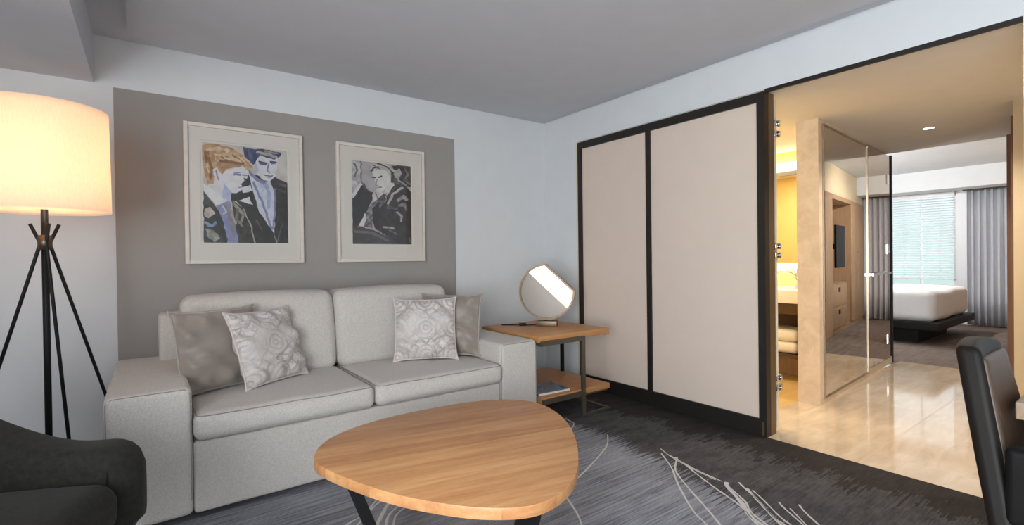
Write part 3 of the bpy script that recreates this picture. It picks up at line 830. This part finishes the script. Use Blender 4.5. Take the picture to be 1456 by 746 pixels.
def region(d0, d1, r, z0, z1):
    """slice of the disc between two chords (signed distance along the chord normal)"""
    A = []
    k = 40
    t0 = math.acos(max(-1, min(1, d0 / r))); t1 = math.acos(max(-1, min(1, d1 / r)))
    for i in range(k + 1): a = al + t1 + (t0 - t1) * i / k; A.append((r * math.cos(a), r * math.sin(a)))
    for i in range(k + 1): a = al - t0 + (t0 - t1) * i / k; A.append((r * math.cos(a), r * math.sin(a)))
    return MB().prism(A, z0, z1)
DV = .012
region(-R_ + .015, DV, R_ - .014, -.008, .004).build('reflector', mat_plain('frosted taupe disc', (142, 131, 122), .3, .2, var=.02), tl).matrix_world = Ml
dif = region(DV + .003, hc - .015, R_ - .015, -.016, .012).build('diffuser', M['diffuser'], tl); dif.matrix_world = Ml
mb = MB().box((-.085, -LC.z + .64, -.045), (.085, -LC.z + .682, .045), .002); mb.build('base', M['bronze_ring'], tl).matrix_world = Ml
MB().tube([(0, -R_ - .012, 0), (0, -R_ + .003, 0)], .012).build('stem', M['bronze_ring'], tl).matrix_world = Ml
cd = MB(); bx = [LC + Ul * -.08 + Vector((0, 0, .0)) - Nl * .02]
p0 = LC + Ul * -.085; p0.z = .648
cd.tube([p0, p0 + Vector((-.05, .03, -.003)), p0 + Vector((-.1, .07, -.003)), p0 + Vector((-.14, .12, -.003)), p0 + Vector((-.22, .2, -.003)), (2.42, 3.44, .645)], .004, 8)
cord = cd.build('power_cord', M['black'], tl)
cs = MB().box((-.03, -.016, 0), (.03, .016, .02), .006); q = p0 + Vector((-.1, .07, -.007))
cs.xf(Matrix.Translation(q) @ Matrix.Rotation(2.6, 4, 'Z')).build('cord_switch', M['black'], cord)
mg = thing('magazine', 'colourful glossy magazine lying on the lower shelf of the side table', 'magazine')
def mk_cover():
    m, nt, b = new_mat('magazine cover'); T = NT(nt); v = T.coord()
    n = T.noise(v, 14, 4, .6, 1.0); n2 = T.noise(v, 9, 2, .5, 2)
    cr = T.n('ShaderNodeValToRGB'); T.l(n, cr.inputs[0]); e = cr.color_ramp.elements
    e[0].position = .32; e[0].color = (*lin((52, 52, 46)), 1); e[1].position = .7; e[1].color = (*lin((206, 200, 194)), 1)
    x = e.new(.45); x.color = (*lin((118, 110, 104)), 1); x = e.new(.54); x.color = (*lin((78, 122, 160)), 1); x = e.new(.6); x.color = (*lin((150, 120, 116)), 1)
    T.l(cr.outputs[0], b.inputs['Base Color']); b.inputs['Roughness'].default_value = .25
    return m
Mg = Matrix.Translation((2.41, 2.865, .2)) @ Matrix.Rotation(math.radians(-4), 4, 'Z')
MB().box((-.145, -.118, .002), (.145, .115, .017)).xf(Mg).build('pages', M['paper'], mg)
cvm = mk_cover()
MB().box((-.148, -.12, .017), (.148, .118, .0185)).box((-.148, -.12, .0005), (.148, .118, .002)).box((-.149, -.12, .0005), (-.145, .118, .0185)).xf(Mg).build('cover', cvm, mg)

# ------------------------------------------------------------------ floor lamp
LX, LY = -.392, 3.2
fp = thing('floor_lamp', 'tripod floor lamp with a large lit cream drum shade and black legs', 'lamp')
MB().tube([(LX, LY, 0.01), (LX, LY, 1.62)], .0135, 14).build('pole', M['black'], fp)
SZ0, SZ1, SR = 1.452, 1.94, .232
SR = .25
sh = MB().lathe([(SR, SZ0), (SR - .006, SZ1), (SR - .010, SZ1), (SR - .004, SZ0), (SR, SZ0)], (LX, LY, 0), 72).build('lamp_shade', M['shade'], fp)
MB().lathe([(.0, SZ1 - .012), (SR - .011, SZ1 - .012), (SR - .011, SZ1 - .015), (.0, SZ1 - .015)], (LX, LY, 0), 48).build('added_shade_disc', M['mat'], fp)  # unseen lid added to keep lamp light off the bulkhead
MB().lathe([(.017, SZ0 + .012), (SR - .008, SZ0 + .012), (SR - .008, SZ0 + .009), (.017, SZ0 + .009)], (LX, LY, 0), 48).build('added_shade_disc', M['shade'], fp)  # translucent bottom disc added to cut bulb light on the wall
sp_ = MB()
for k in range(3):
    a = k * 2 * PI / 3 + 2.2; sp_.tube([(LX, LY, 1.56), (LX + (SR - .008) * math.cos(a), LY + (SR - .008) * math.sin(a), 1.50)], .0025, 6)
sp_.build('shade_spider', M['white'], fp)
MB().lathe([(0, -.06), (.02, -.05), (.034, -.01), (.034, .015), (.02, .045), (0, .055)], (LX, LY, 1.72), 20).build('bulb', M['bulb'], fp)
vc = Vector((LX, LY, 0)); toC = -vc.normalized()           # towards the viewer
perp = Vector((-toC.y, toC.x, 0)); perp = perp if perp.x > 0 else -perp
for ax, ay, nm in ((-1, -.25, 'l'), (1, -.25, 'r'), (.27, .95, 'f')):
    dv = (perp * ax + toC * ay).normalized()
    top = vc + dv * .052 + Vector((0, 0, 1.392)); mid = vc + dv * .020 + Vector((0, 0, 1.30)); foot = vc + dv * (.36 if nm != 'f' else .34) + Vector((0, 0, .008))
    MB().tube([top, mid + Vector((0, 0, .01)), mid - Vector((0, 0, .012)), foot], .0075, 10).build('leg', M['black'], fp)
MB().lathe([(.0155, -.035), (.026, -.033), (.026, .033), (.0155, .035)], (LX, LY, 1.305), 20).build('clamp', M['bronze_ring'], fp)

# ------------------------------------------------------------------ olive armchair
ar = thing('armchair', 'dark olive velvet tub armchair in front of the sofa', 'armchair')
AC = Vector((-.622, 1.85)); ang0 = math.radians(-22)
def ring(n=70):
    """U path: far arm front -> back -> near arm front, with heights"""
    out = []
    L = .36; r = .355
    for i in range(n + 1):
        t = i / n
        if t < .3: s = t / .3; p = Vector((.50 - .50 * s, r)); h = .595 + .02 * s ** 2 * 1
        elif t > .7: s = (1 - t) / .3; p = Vector((.50 - .50 * s, -r)); h = .595 + .02 * s ** 2
        else:
            a = PI / 2 + PI * (t - .3) / .4; p = Vector((r * math.cos(a) * 1.05, r * math.sin(a))); h = .615
        x = p.x
        s = max(0, min(1, (.36 - x) / .7)); h = .632 + .30 * s * s * (3 - 2 * s)
        if x > .4: h -= .03 * ((x - .4) / .1) ** 2
        out.append((p, h))
    return out
path = ring(); prof = []
V_ = []; nP = len(path); K = 28; B0 = .35
for i, (p, h) in enumerate(path):
    q0 = path[max(i - 1, 0)][0]; q1 = path[min(i + 1, nP - 1)][0]; t = (q1 - q0).normalized(); nrm = Vector((t.y, -t.x))
    if nrm.dot(p - Vector((.1, 0))) < 0: nrm = -nrm
    e = min(i, nP - 1 - i); sc_ = [.35, .72, .9, .98][e] if e < 4 else 1
    th = .078 * (sc_ if e < 4 else 1)
    hh = (h - B0) / 2; cz = B0 + hh
    for k in range(K):
        a = 2 * PI * k / K; cx, cz_ = math.cos(a), math.sin(a)
        ex = math.copysign(abs(cx) ** .55, cx); ez = math.copysign(abs(cz_) ** .28, cz_)
        z = cz + hh * ez * (sc_ ** .3 if e < 4 else 1)
        w = th * ex * (1 + .12 * math.sin(PI * (z - B0) / (h - B0)))
        q = p + nrm * w
        V_.append((q.x, q.y, z))
ff = []
for i in range(nP - 1):
    for k in range(K): ff.append((i * K + k, i * K + (k + 1) % K, (i + 1) * K + (k + 1) % K, (i + 1) * K + k))
ff.append(tuple(range(K))); ff.append(tuple((nP - 1) * K + k for k in range(K))[::-1])
MA = Matrix.Translation((AC.x, AC.y, 0)) @ Matrix.Rotation(ang0, 4, 'Z')
MB().add(V_, ff, 0, True).xf(MA).build('backrest', M['velvet'], ar)
v, f = rbox(Vector((.335, .27, .075)), .06, 5, 8)
v = [Vector((.155 + p.x, p.y, .475 + p.z + (.03 * (1 - (p.x / .335) ** 2) * (1 - (p.y / .27) ** 2) if p.z > 0 else 0))) for p in v]
MB().add(v, f, 0, True).xf(MA).build('seat_cushion', M['velvet'], ar)
v, f = rbox(Vector((.36, .29, .055)), .03, 3, 4)
MB().add([Vector((.08 + p.x, p.y, .335 + p.z)) for p in v], f, 0, True).xf(MA).build('seat_base', M['velvet'], ar)
for x, y in ((.475, .355), (.475, -.355), (-.25, .26), (-.25, -.26)):
    MB().tube([(x, y, .385), (x + (.02 if x > 0 else -.02), y + math.copysign(.015, y), 0)], [.017, .011], 12).xf(MA).build('leg', M['chrome'], ar)
# seam line on the far arm front
sm_ = [(MA @ Vector((.44 + .0 * z, .355 - .083 + .0, z))) for z in [.33 + .02 * k for k in range(13)]]
MB().tube(sm_, .002, 6).build('seam', M['velvet'], ar)

# ------------------------------------------------------------------ leather chair and desk
ch = thing('leather_chair', 'dark brown leather armchair pulled up to the desk', 'chair')
# local frame: chair faces -y; x across
def chair_pt(x, y, z): return (2.02 + x, .405 + y, z)
# back: a padded slab leaning back (top towards +y)
bm_b = MB()
v, f = rbox(Vector((.225, .03, .27)), .02, 4, 8)
out = []
for p in v:
    w = (p.z + .27) / .54
    yy = p.y - .03 * (1 - (p.x / .225) ** 2) * (1 - (p.z / .27) ** 2) * (-1 if p.y > 0 else 1) * .4
    out.append(Vector(chair_pt(.15 + p.x * (1.15 - .52 * w), yy - .10 + .10 * w + .015 * (p.x / .225) ** 2 * -1, .64 + p.z + .012 * (1 - (p.x / .225) ** 2))))
bm_b.add(out, f, 0, True).build('backrest', M['chairleather'], ch)
v, f = rbox(Vector((.205, .012, .235)), .011, 3, 8)  # added thin panel; its brown paints warm light onto the dark leather
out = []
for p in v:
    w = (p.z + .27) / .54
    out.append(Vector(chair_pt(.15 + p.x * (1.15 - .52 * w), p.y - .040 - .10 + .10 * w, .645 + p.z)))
pad = MB().add(out, f, 0, True).build('warmlit_back_face', M['brown_and_warmlit_leather'], ch); pad['label'] = 'added panel, brown for warm light on the dark back'
v, f = rbox(Vector((.215, .21, .05)), .035, 4, 6)
MB().add([Vector(chair_pt(.15 + p.x, -.30 + p.y, .43 + p.z)) for p in v], f, 0, True).build('seat', M['leather'], ch)
for sx in (-.07, .37):
    v, f = rbox(Vector((.028, .18, .11)), .02, 4, 4)
    MB().add([Vector(chair_pt(sx + p.x, -.29 + p.y, .545 + p.z)) for p in v], f, 0, True).build('armrest', M['leather'], ch)
for sx in (-.05, .35):
    for sy, ty in ((-.09, -.06), (-.48, -.48)):
        MB().tube([chair_pt(sx, sy, .4), chair_pt(sx, ty, 0)], [.02, .014], 4).build('leg', M['black'], ch)
dk = thing('desk', 'grey-brown wooden desk with a thick top at the wall opening', 'desk')
MB().box((2.085, -.45, .70), (3.25, .295, .752), .004).build('desktop', M['deskwood'], dk)
MB().box((3.19, -.42, 0), (3.24, .27, .70)).build('side_panel', M['deskwood'], dk)
for y in (-.40, .25): MB().box((2.62, y - .02, 0), (2.66, y + .02, .70)).build('leg', M['black'], dk)
pd = thing('desk_folder', 'dark leather folder lying on the desk', 'folder')
MB().box((2.17, -.06, .7525), (2.5, .265, .768), .003).build('cover', M['brown_and_warmlit_leather'], pd)

# ------------------------------------------------------------------ framed prints
def raster(W, Hh, ops, crop_map, bg, seed):
    """colour grid (rows from top); ops = list of (polygon or stroke, colour, jitter)"""
    rs = np.random.RandomState(seed)
    yy, xx = np.mgrid[0:Hh, 0:W]
    u = (xx + .5) / W; v = (yy + .5) / Hh
    X, Y = crop_map(u, v)
    def sm(sc):
        k = rs.rand(int(Hh / sc) + 3, int(W / sc) + 3)
        fy = yy / sc; fx = xx / sc; iy = fy.astype(int); ix = fx.astype(int); ty = fy - iy; tx = fx - ix
        ty = ty * ty * (3 - 2 * ty); tx = tx * tx * (3 - 2 * tx)
        return (k[iy, ix] * (1 - tx) + k[iy, ix + 1] * tx) * (1 - ty) + (k[iy + 1, ix] * (1 - tx) + k[iy + 1, ix + 1] * tx) * ty
    wx = (sm(12) - .5) * 9; wy = (sm(12) - .5) * 9
    X = X + wx; Y = Y + wy
    img = np.zeros((Hh, W, 3)) + np.array(bg)
    img += ((sm(22) - .5) * 24)[..., None]
    for op in ops:
        kind, pts, col, jit = op[:4]
        if kind == 'p':
            ins = np.zeros(X.shape, bool); n = len(pts)
            for i in range(n):
                x0, y0 = pts[i - 1]; x1, y1 = pts[i]
                if y0 == y1: continue
                c = ((Y < y0) != (Y < y1)) & (X < (x1 - x0) * (Y - y0) / (y1 - y0) + x0)
                ins ^= c
        else:
            ins = np.zeros(X.shape, bool); wd = op[4]
            for i in range(len(pts) - 1):
                a = np.array(pts[i], float); b = np.array(pts[i + 1], float); d = b - a; L2 = d @ d
                t = np.clip(((X - a[0]) * d[0] + (Y - a[1]) * d[1]) / L2, 0, 1)
                ins |= np.hypot(X - a[0] - t * d[0], Y - a[1] - t * d[1]) < wd
        n1 = sm(8 if jit > 40 else 12) - .5; n2 = sm(5) - .5
        c = np.array(col) + (n1 * jit * 2)[..., None] + (n2 * jit * .8)[..., None]
        img = np.where(ins[..., None], c, img)
    return np.clip(img, 8, 245)

def art_obj(name, parent, x0, x1, z0, z1, y, img):
    Hh, W, _ = img.shape
    xs = np.linspace(x0, x1, W + 1); zs = np.linspace(z1, z0, Hh + 1)
    m = MB(); P = [(x, y, z) for z in zs for x in xs]
    m.grid(P, Hh + 1, W + 1, smooth=False)
    # thin paper edge so that the sheet is a solid
    o = m.build(name, M['art'], parent)
    me = o.data
    at = me.color_attributes.new('paint', 'FLOAT_COLOR', 'CORNER')
    L = np.where(img / 255 <= .04045, img / 255 / 12.92, ((img / 255 + .055) / 1.055) ** 2.4)
    c = np.ones((Hh * W, 4, 4)); c[:, :, :3] = L.reshape(-1, 1, 3)
    at.data.foreach_set('color', c.reshape(-1).astype(np.float32))
    return o
def mk_art():
    m, nt, b = new_mat('painted paper'); T = NT(nt)
    a = T.n('ShaderNodeAttribute', attribute_name='paint')
    n = T.noise(T.coord(), 60, 3)
    T.l(T.mix(T.m('MULTIPLY', n, .12), a.outputs[0], lin((120, 112, 108))), b.inputs['Base Color'])
    b.inputs['Roughness'].default_value = .7
    return m
M['art'] = mk_art()

def cm1(u, v):
    X = 70 + 570 * u + 5 * v * (1 - u); top = 25 + 50 * u; return X, top + (693 - top) * v
def cm2(u, v):
    X = 42 + 448 * u; top = 50 + 45 * u; return X, top + (699 - top) * v
OR, ORL, ORD = (198, 154, 108), (224, 194, 156), (146, 102, 66)
DK = (52, 48, 44); VI = (142, 142, 178); PA = (232, 228, 228); NB = (66, 70, 104)
art1 = [
 ('p', [(245, 370), (350, 235), (540, 250), (645, 290), (645, 700), (400, 700), (340, 480)], DK, 12),
 ('s', [(590, 300), (625, 310)], (110, 90, 84), 20, 9), ('s', [(560, 330), (620, 350)], (92, 74, 68), 12, 6),
 ('p', [(365, 225), (420, 280), (520, 285), (555, 380), (540, 632), (430, 470)], (218, 220, 228), 10),
 ('s', [(400, 290), (450, 400), (520, 590)], VI, 14, 8), ('s', [(548, 330), (545, 500), (530, 600)], VI, 12, 6),
 ('s', [(480, 300), (510, 360), (500, 450)], (176, 182, 208), 14, 14), ('s', [(450, 300), (470, 330), (455, 370)], (196, 204, 224), 12, 10),
 ('p', [(410, 140), (430, 80), (560, 95), (572, 170), (548, 250), (512, 287), (470, 272), (420, 225), (400, 180)], PA, 8),
 ('s', [(375, 215), (410, 255), (470, 290)], VI, 12, 11), ('s', [(410, 150), (425, 215)], (198, 200, 220), 10, 10),
 ('p', [(328, 55), (400, 62), (500, 70), (602, 88), (592, 112), (545, 134), (450, 108), (424, 140), (404, 172), (345, 120)], NB, 22),
 ('s', [(430, 85), (500, 100), (560, 118)], (186, 176, 164), 14, 9), ('s', [(480, 80), (570, 95)], (160, 150, 150), 14, 6), ('s', [(365, 70), (385, 120)], (96, 104, 140), 16, 8),
 ('s', [(442, 152), (492, 158)], (70, 74, 112), 8, 6), ('s', [(446, 164), (486, 168)], (92, 92, 128), 8, 5), ('s', [(522, 152), (560, 150)], (70, 74, 112), 8, 6), ('s', [(528, 160), (552, 162)], (96, 96, 130), 8, 4),
 ('s', [(505, 165), (500, 212), (515, 218)], VI, 10, 6), ('s', [(485, 240), (530, 243)], (112, 104, 140), 8, 5), ('s', [(495, 255), (520, 257)], (176, 172, 194), 8, 5),
 # boy in front
 ('p', [(100, 320), (150, 240), (200, 300), (260, 365), (240, 410), (160, 440)], PA, 8),
 ('p', [(155, 200), (215, 215), (330, 180), (372, 215), (352, 262), (322, 300), (330, 320), (312, 350), (262, 368), (200, 345), (170, 280)], (238, 232, 232), 6),
 ('p', [(205, 300), (255, 360), (232, 408), (190, 390)], (190, 196, 220), 14),
 ('p', [(68, 45), (150, 35), (260, 60), (335, 110), (402, 188), (362, 208), (320, 182), (222, 202), (192, 242), (150, 190), (136, 300), (98, 300), (72, 170)], OR, 26),
 ('s', [(100, 80), (170, 60), (240, 80)], ORL, 18, 9), ('s', [(150, 110), (230, 110), (310, 150)], ORL, 18, 8), ('s', [(110, 130), (130, 200), (120, 270)], ORD, 18, 9), ('s', [(180, 150), (260, 160), (330, 165)], ORD, 18, 8), ('s', [(210, 130), (280, 140)], (226, 200, 170), 14, 6), ('s', [(90, 90), (100, 160)], ORD, 16, 7),
 ('p', [(140, 205), (165, 190), (178, 225), (172, 262), (150, 270), (138, 240)], (236, 226, 224), 8), ('s', [(155, 215), (160, 250), (170, 270)], (150, 150, 184), 10, 5),
 ('s', [(270, 238), (312, 238)], (128, 146, 186), 10, 7), ('s', [(275, 226), (315, 224)], (160, 150, 150), 10, 4), ('s', [(330, 240), (352, 240)], (140, 150, 186), 8, 5),
 ('s', [(340, 262), (352, 300), (330, 302)], (70, 60, 62), 10, 6), ('s', [(300, 322), (328, 318)], (150, 132, 150), 8, 4),
 ('p', [(318, 330), (380, 305), (392, 345), (330, 362)], (226, 224, 228), 8),
 ('p', [(250, 360), (320, 362), (360, 352), (395, 350), (400, 440), (300, 420), (250, 405)], (40, 36, 34), 10),
 ('p', [(300, 408), (372, 382), (394, 442), (345, 425)], (230, 230, 228), 8),
 ('p', [(78, 300), (165, 375), (205, 405), (155, 442), (82, 355)], (240, 236, 234), 5), ('p', [(232, 400), (250, 370), (248, 420), (205, 430)], (200, 206, 226), 8),
 ('p', [(155, 445), (240, 410), (270, 520), (294, 700), (225, 700), (190, 540)], (150, 152, 188), 14),
 ('p', [(200, 440), (235, 425), (272, 540), (292, 640), (255, 640), (225, 520)], (150, 142, 150), 14), ('s', [(195, 450), (220, 490), (200, 500)], (206, 208, 222), 8, 5),
 ('p', [(76, 350), (160, 460), (200, 560), (228, 700), (76, 700)], (58, 58, 52), 26),
 ('p', [(84, 470), (120, 450), (150, 500), (110, 530), (84, 520)], (206, 190, 178), 26), ('s', [(85, 560), (130, 585), (150, 560)], (140, 160, 190), 22, 9), ('p', [(84, 600), (140, 610), (175, 660), (140, 690), (100, 650)], (156, 158, 142), 34), ('s', [(150, 520), (190, 620), (210, 690)], (36, 34, 34), 8, 10),
 ('p', [(250, 402), (345, 475), (375, 560), (408, 700), (296, 700), (275, 540)], (58, 54, 48), 22),
 ('s', [(265, 430), (330, 500), (310, 560)], (150, 142, 126), 26, 10), ('s', [(290, 470), (285, 540), (320, 580)], (126, 120, 110), 26, 9), ('s', [(330, 470), (375, 560), (405, 690)], (176, 170, 160), 18, 4), ('s', [(250, 470), (275, 560)], (190, 172, 168), 18, 7),
 ('s', [(420, 540), (450, 600)], (110, 104, 100), 10, 4), ('s', [(600, 560), (560, 680)], (96, 92, 90), 10, 4), ('s', [(540, 640), (560, 690)], (150, 150, 160), 10, 3),
]
_r = random.Random(11)
_at = [k for k, o in enumerate(art1) if o[2] == OR][0] + 1
for _k in range(46):
    a_ = _r.random(); x_ = 85 + 250 * a_; y_ = 60 + 60 * a_ ** 2 + _r.random() * 95 * (1 - .35 * a_); l_ = 18 + 34 * _r.random()
    if x_ < 150: y_ = 70 + 190 * _r.random()
    art1.insert(_at, ('s', [(x_, y_), (x_ + l_ * (.25 if x_ < 150 else .9), y_ + l_ * (1 if x_ < 150 else .35 + .4 * a_))], _r.choice((ORL, ORD, OR, (230, 206, 178), ORL)), 10, 2.2 + 2.5 * _r.random()))
art2 = [
 ('p', [(42, 50), (110, 60), (110, 230), (60, 320), (42, 320)], (200, 194, 192), 28),
 ('s', [(60, 80), (80, 130), (60, 180)], (130, 124, 122), 26, 7), ('s', [(108, 60), (112, 220)], (120, 112, 110), 20, 5),
 ('p', [(340, 90), (495, 95), (495, 260), (360, 240), (340, 180)], (70, 64, 62), 34),
 ('p', [(360, 130), (400, 110), (425, 150), (390, 190), (360, 180)], (196, 186, 182), 26), ('s', [(440, 110), (470, 160), (440, 200), (480, 230)], (120, 112, 108), 30, 8), ('s', [(390, 200), (450, 240)], (170, 162, 158), 24, 7),
 ('p', [(42, 350), (110, 225), (130, 260), (170, 292), (205, 298), (150, 440), (85, 560), (42, 560)], (44, 40, 40), 8),
 ('p', [(42, 320), (104, 222), (118, 240), (50, 350)], (232, 226, 222), 8), ('p', [(112, 222), (130, 230), (165, 290), (140, 280)], (84, 78, 78), 14),
 ('p', [(190, 395), (300, 320), (360, 232), (440, 248), (495, 300), (495, 705), (380, 700), (200, 570), (185, 480)], (56, 50, 50), 12),
 ('p', [(185, 130), (250, 110), (315, 130), (335, 200), (300, 262), (250, 292), (232, 262), (215, 222)], (232, 226, 220), 6),
 ('p', [(290, 262), (345, 200), (355, 240), (310, 310), (275, 320)], (222, 214, 208), 10),
 ('p', [(168, 130), (200, 72), (270, 60), (345, 90), (365, 150), (332, 195), (310, 140), (245, 112), (190, 140)], (190, 182, 176), 30),
 ('s', [(180, 135), (200, 110), (240, 100)], (76, 70, 70), 14, 6), ('s', [(230, 75), (290, 90), (340, 140)], (96, 90, 88), 20, 5), ('s', [(260, 70), (320, 95)], (224, 216, 208), 12, 5), ('s', [(205, 90), (250, 120)], (110, 102, 100), 16, 4),
 ('s', [(190, 185), (212, 186)], (70, 62, 62), 10, 5), ('s', [(235, 182), (262, 176)], (60, 54, 54), 10, 6), ('s', [(225, 200), (216, 240), (232, 245)], (150, 140, 138), 12, 4), ('s', [(236, 262), (256, 258)], (110, 98, 98), 10, 4),
 ('s', [(345, 150), (342, 215)], (64, 58, 58), 14, 11),
 ('p', [(192, 310), (232, 262), (272, 305), (282, 330), (232, 372), (188, 372)], (216, 208, 204), 14), ('s', [(215, 300), (230, 350)], (130, 120, 118), 12, 4),
 ('p', [(128, 470), (188, 375), (250, 340), (300, 296), (295, 360), (200, 450), (182, 575), (118, 565)], (128, 120, 118), 46),
 ('p', [(228, 345), (285, 300), (290, 350), (230, 440)], (88, 82, 82), 44),
 ('p', [(190, 420), (230, 380), (250, 480), (225, 570), (190, 540)], (46, 42, 42), 10),
 ('s', [(420, 262), (345, 310), (308, 385)], (196, 188, 182), 14, 9), ('s', [(370, 250), (310, 330)], (84, 78, 76), 12, 7),
 ('s', [(385, 360), (430, 330), (455, 350)], (166, 156, 152), 28, 13), ('s', [(400, 400), (440, 390), (450, 430)], (142, 134, 130), 28, 13), ('s', [(375, 450), (410, 480), (410, 520)], (178, 168, 164), 22, 8), ('s', [(300, 410), (370, 420)], (92, 86, 84), 22, 10),
 ('s', [(275, 565), (350, 575)], (176, 166, 160), 26, 7), ('s', [(320, 590), (380, 620)], (110, 102, 98), 24, 8),
 ('p', [(84, 555), (135, 462), (146, 475), (120, 572)], (226, 218, 214), 6), ('s', [(100, 560), (185, 588)], (206, 196, 190), 12, 4),
 ('p', [(42, 555), (120, 570), (200, 590), (300, 640), (380, 692), (380, 705), (42, 705)], (74, 68, 68), 10), ('s', [(60, 600), (180, 610), (300, 670)], (108, 100, 100), 12, 9),
 ('p', [(378, 540), (390, 700), (380, 700)], (30, 28, 28), 4), ('s', [(470, 650), (485, 690)], (130, 124, 120), 12, 4),
]
def framed(label, x0, x1, z0, z1, ax0, ax1, az0, az1, img, seed):
    root = thing('framed_print', label, 'picture', 'framed prints above the sofa')
    y1 = YW - .004; y0 = y1 - .034; w = .024
    fm = MB()
    fm.box((x0, y0, z0), (x0 + w, y1, z1), .002); fm.box((x1 - w, y0, z0), (x1, y1, z1), .002)
    fm.box((x0 + w, y0, z0), (x1 - w, y1, z0 + w), .002); fm.box((x0 + w, y0, z1 - w), (x1 - w, y1, z1), .002)
    fm.build('frame', M['frame'], root)
    MB().box((x0 + w, y1 - .012, z0 + w), (x1 - w, y1 - .002, z1 - w)).build('backing', M['mat'], root)
    # mat board with a window around the sheet
    g = .012; mt = MB(); ya, yb = y1 - .018, y1 - .012
    mt.box((x0 + w, ya, z0 + w), (ax0 - g, yb, z1 - w)); mt.box((ax1 + g, ya, z0 + w), (x1 - w, yb, z1 - w))
    mt.box((ax0 - g, ya, z0 + w), (ax1 + g, yb, az0 - g)); mt.box((ax0 - g, ya, az1 + g), (ax1 + g, yb, z1 - w))
    mt.build('mat_board', M['mat'], root)
    art_obj('artwork', root, ax0, ax1, az0, az1, y1 - .0125, img)
    MB().box((x0 + w, y0 + .006, z0 + w), (x1 - w, y0 + .008, z1 - w)).build('glazing', M['glass'], root)
    return root
i1 = raster(260, 300, art1, cm1, (214, 204, 194), 3); i2 = raster(220, 320, art2, cm2, (186, 176, 176), 8)
framed('larger framed print of two young men in dark jackets, one ginger-haired', .195, .922, 1.192, 2.118, .298, .820, 1.332, 1.998, i1, 1)
framed('smaller framed print of a man in a dark jacket resting chin on hand', 1.165, 1.903, 1.190, 2.114, 1.288, 1.785, 1.33, 1.985, i2, 2)

# ------------------------------------------------------------------ lights
def area(name, loc, rot, sx, sy, power, col=(1, 1, 1), spread=PI):
    l = bpy.data.lights.new(name, 'AREA'); l.shape = 'RECTANGLE'; l.size = sx; l.size_y = sy; l.energy = power; l.color = col; l.spread = spread
    o = bpy.data.objects.new(name, l); COL.objects.link(o); o.location = loc; o.rotation_euler = rot; return o
def point(name, loc, power, col, r=.05):
    l = bpy.data.lights.new(name, 'POINT'); l.energy = power; l.color = col; l.shadow_soft_size = r
    o = bpy.data.objects.new(name, l); COL.objects.link(o); o.location = loc; return o
def spot(name, loc, power, col, ang=2.0, r=.04):
    l = bpy.data.lights.new(name, 'SPOT'); l.energy = power; l.color = col; l.spot_size = ang; l.spot_blend = .6; l.shadow_soft_size = r
    o = bpy.data.objects.new(name, l); COL.objects.link(o); o.location = loc; return o
area('window_daylight', (XL - .02, -.92, 1.22), (0, -PI / 2, 0), 1.85, 2.5, 140, (.91, .96, 1))
area('bedroom_daylight', (XB + .12, 3.07, 1.42), (0, PI / 2, 0), 1.5, 1.6, 4, (.9, .96, 1))
WARM = (1, .87, .70)
point('floor_lamp_bulb', (LX, LY, 1.72), 26, (1, .94, .86), .04)
for q in ((4.3, 1.0), (5.44, 1.29), (4.2, -.4)):
    spot('downlight_beam', (q[0], q[1], 2.26), 48, WARM, 2.3)
area('bathroom_ceiling_light', (4.5, 2.9, 2.27), (0, 0, 0), .9, .9, 26, (1, .88, .66))
point('bedroom_fill_light', (8.0, 3.85, 1.3), 42, (1, .97, .94), .1)  # unseen fill added to brighten the bedroom, no fixture modelled
sp2 = spot('curtain_fill_spot', (7.0, 2.7, 2.46), 150, (.96, .97, 1), 1.5); sp2.rotation_euler = Vector((4, -1.2, -1.0)).to_track_quat('-Z', 'Y').to_euler()  # unseen spot added to lighten the curtain
sp1 = spot('media_wall_fill_spot', (8.9, 2.7, 2.5), 80, (1, .9, .76), 1.9); sp1.rotation_euler = (math.radians(-42), 0, 0)  # added spot without a fixture, warms the oak unit for the mirror

# world: pale sky over blurred greenery outside the windows
wd_ = bpy.data.worlds.new('sky'); SC.world = wd_; wd_.use_nodes = True; nt = wd_.node_tree; T = NT(nt)
bg = nt.nodes['Background']
tc = T.n('ShaderNodeTexCoord'); s = T.sep(tc.outputs['Generated'])
n = T.noise(tc.outputs['Generated'], 9, 4)
k = T.rng(T.m('ADD', s[2], T.m('MULTIPLY', T.m('SUBTRACT', n, .5), .5)), -.05, .12)
T.l(T.mix(k, lin((196, 222, 218)), lin((228, 242, 248))), bg.inputs[0]); bg.inputs[1].default_value = .85

SC.view_settings.view_transform = 'Standard'; SC.view_settings.look = 'None'
SC.view_settings.gamma = 1; SC.view_settings.use_curve_mapping = False
SC.view_settings.exposure = .47
SC.cycles.max_bounces = 8; SC.cycles.diffuse_bounces = 4; SC.cycles.glossy_bounces = 5; SC.cycles.transparent_max_bounces = 8
SC.cycles.use_denoising = True; SC.cycles.sample_clamp_indirect = 6
SC.cycles.caustics_reflective = False; SC.cycles.caustics_refractive = False
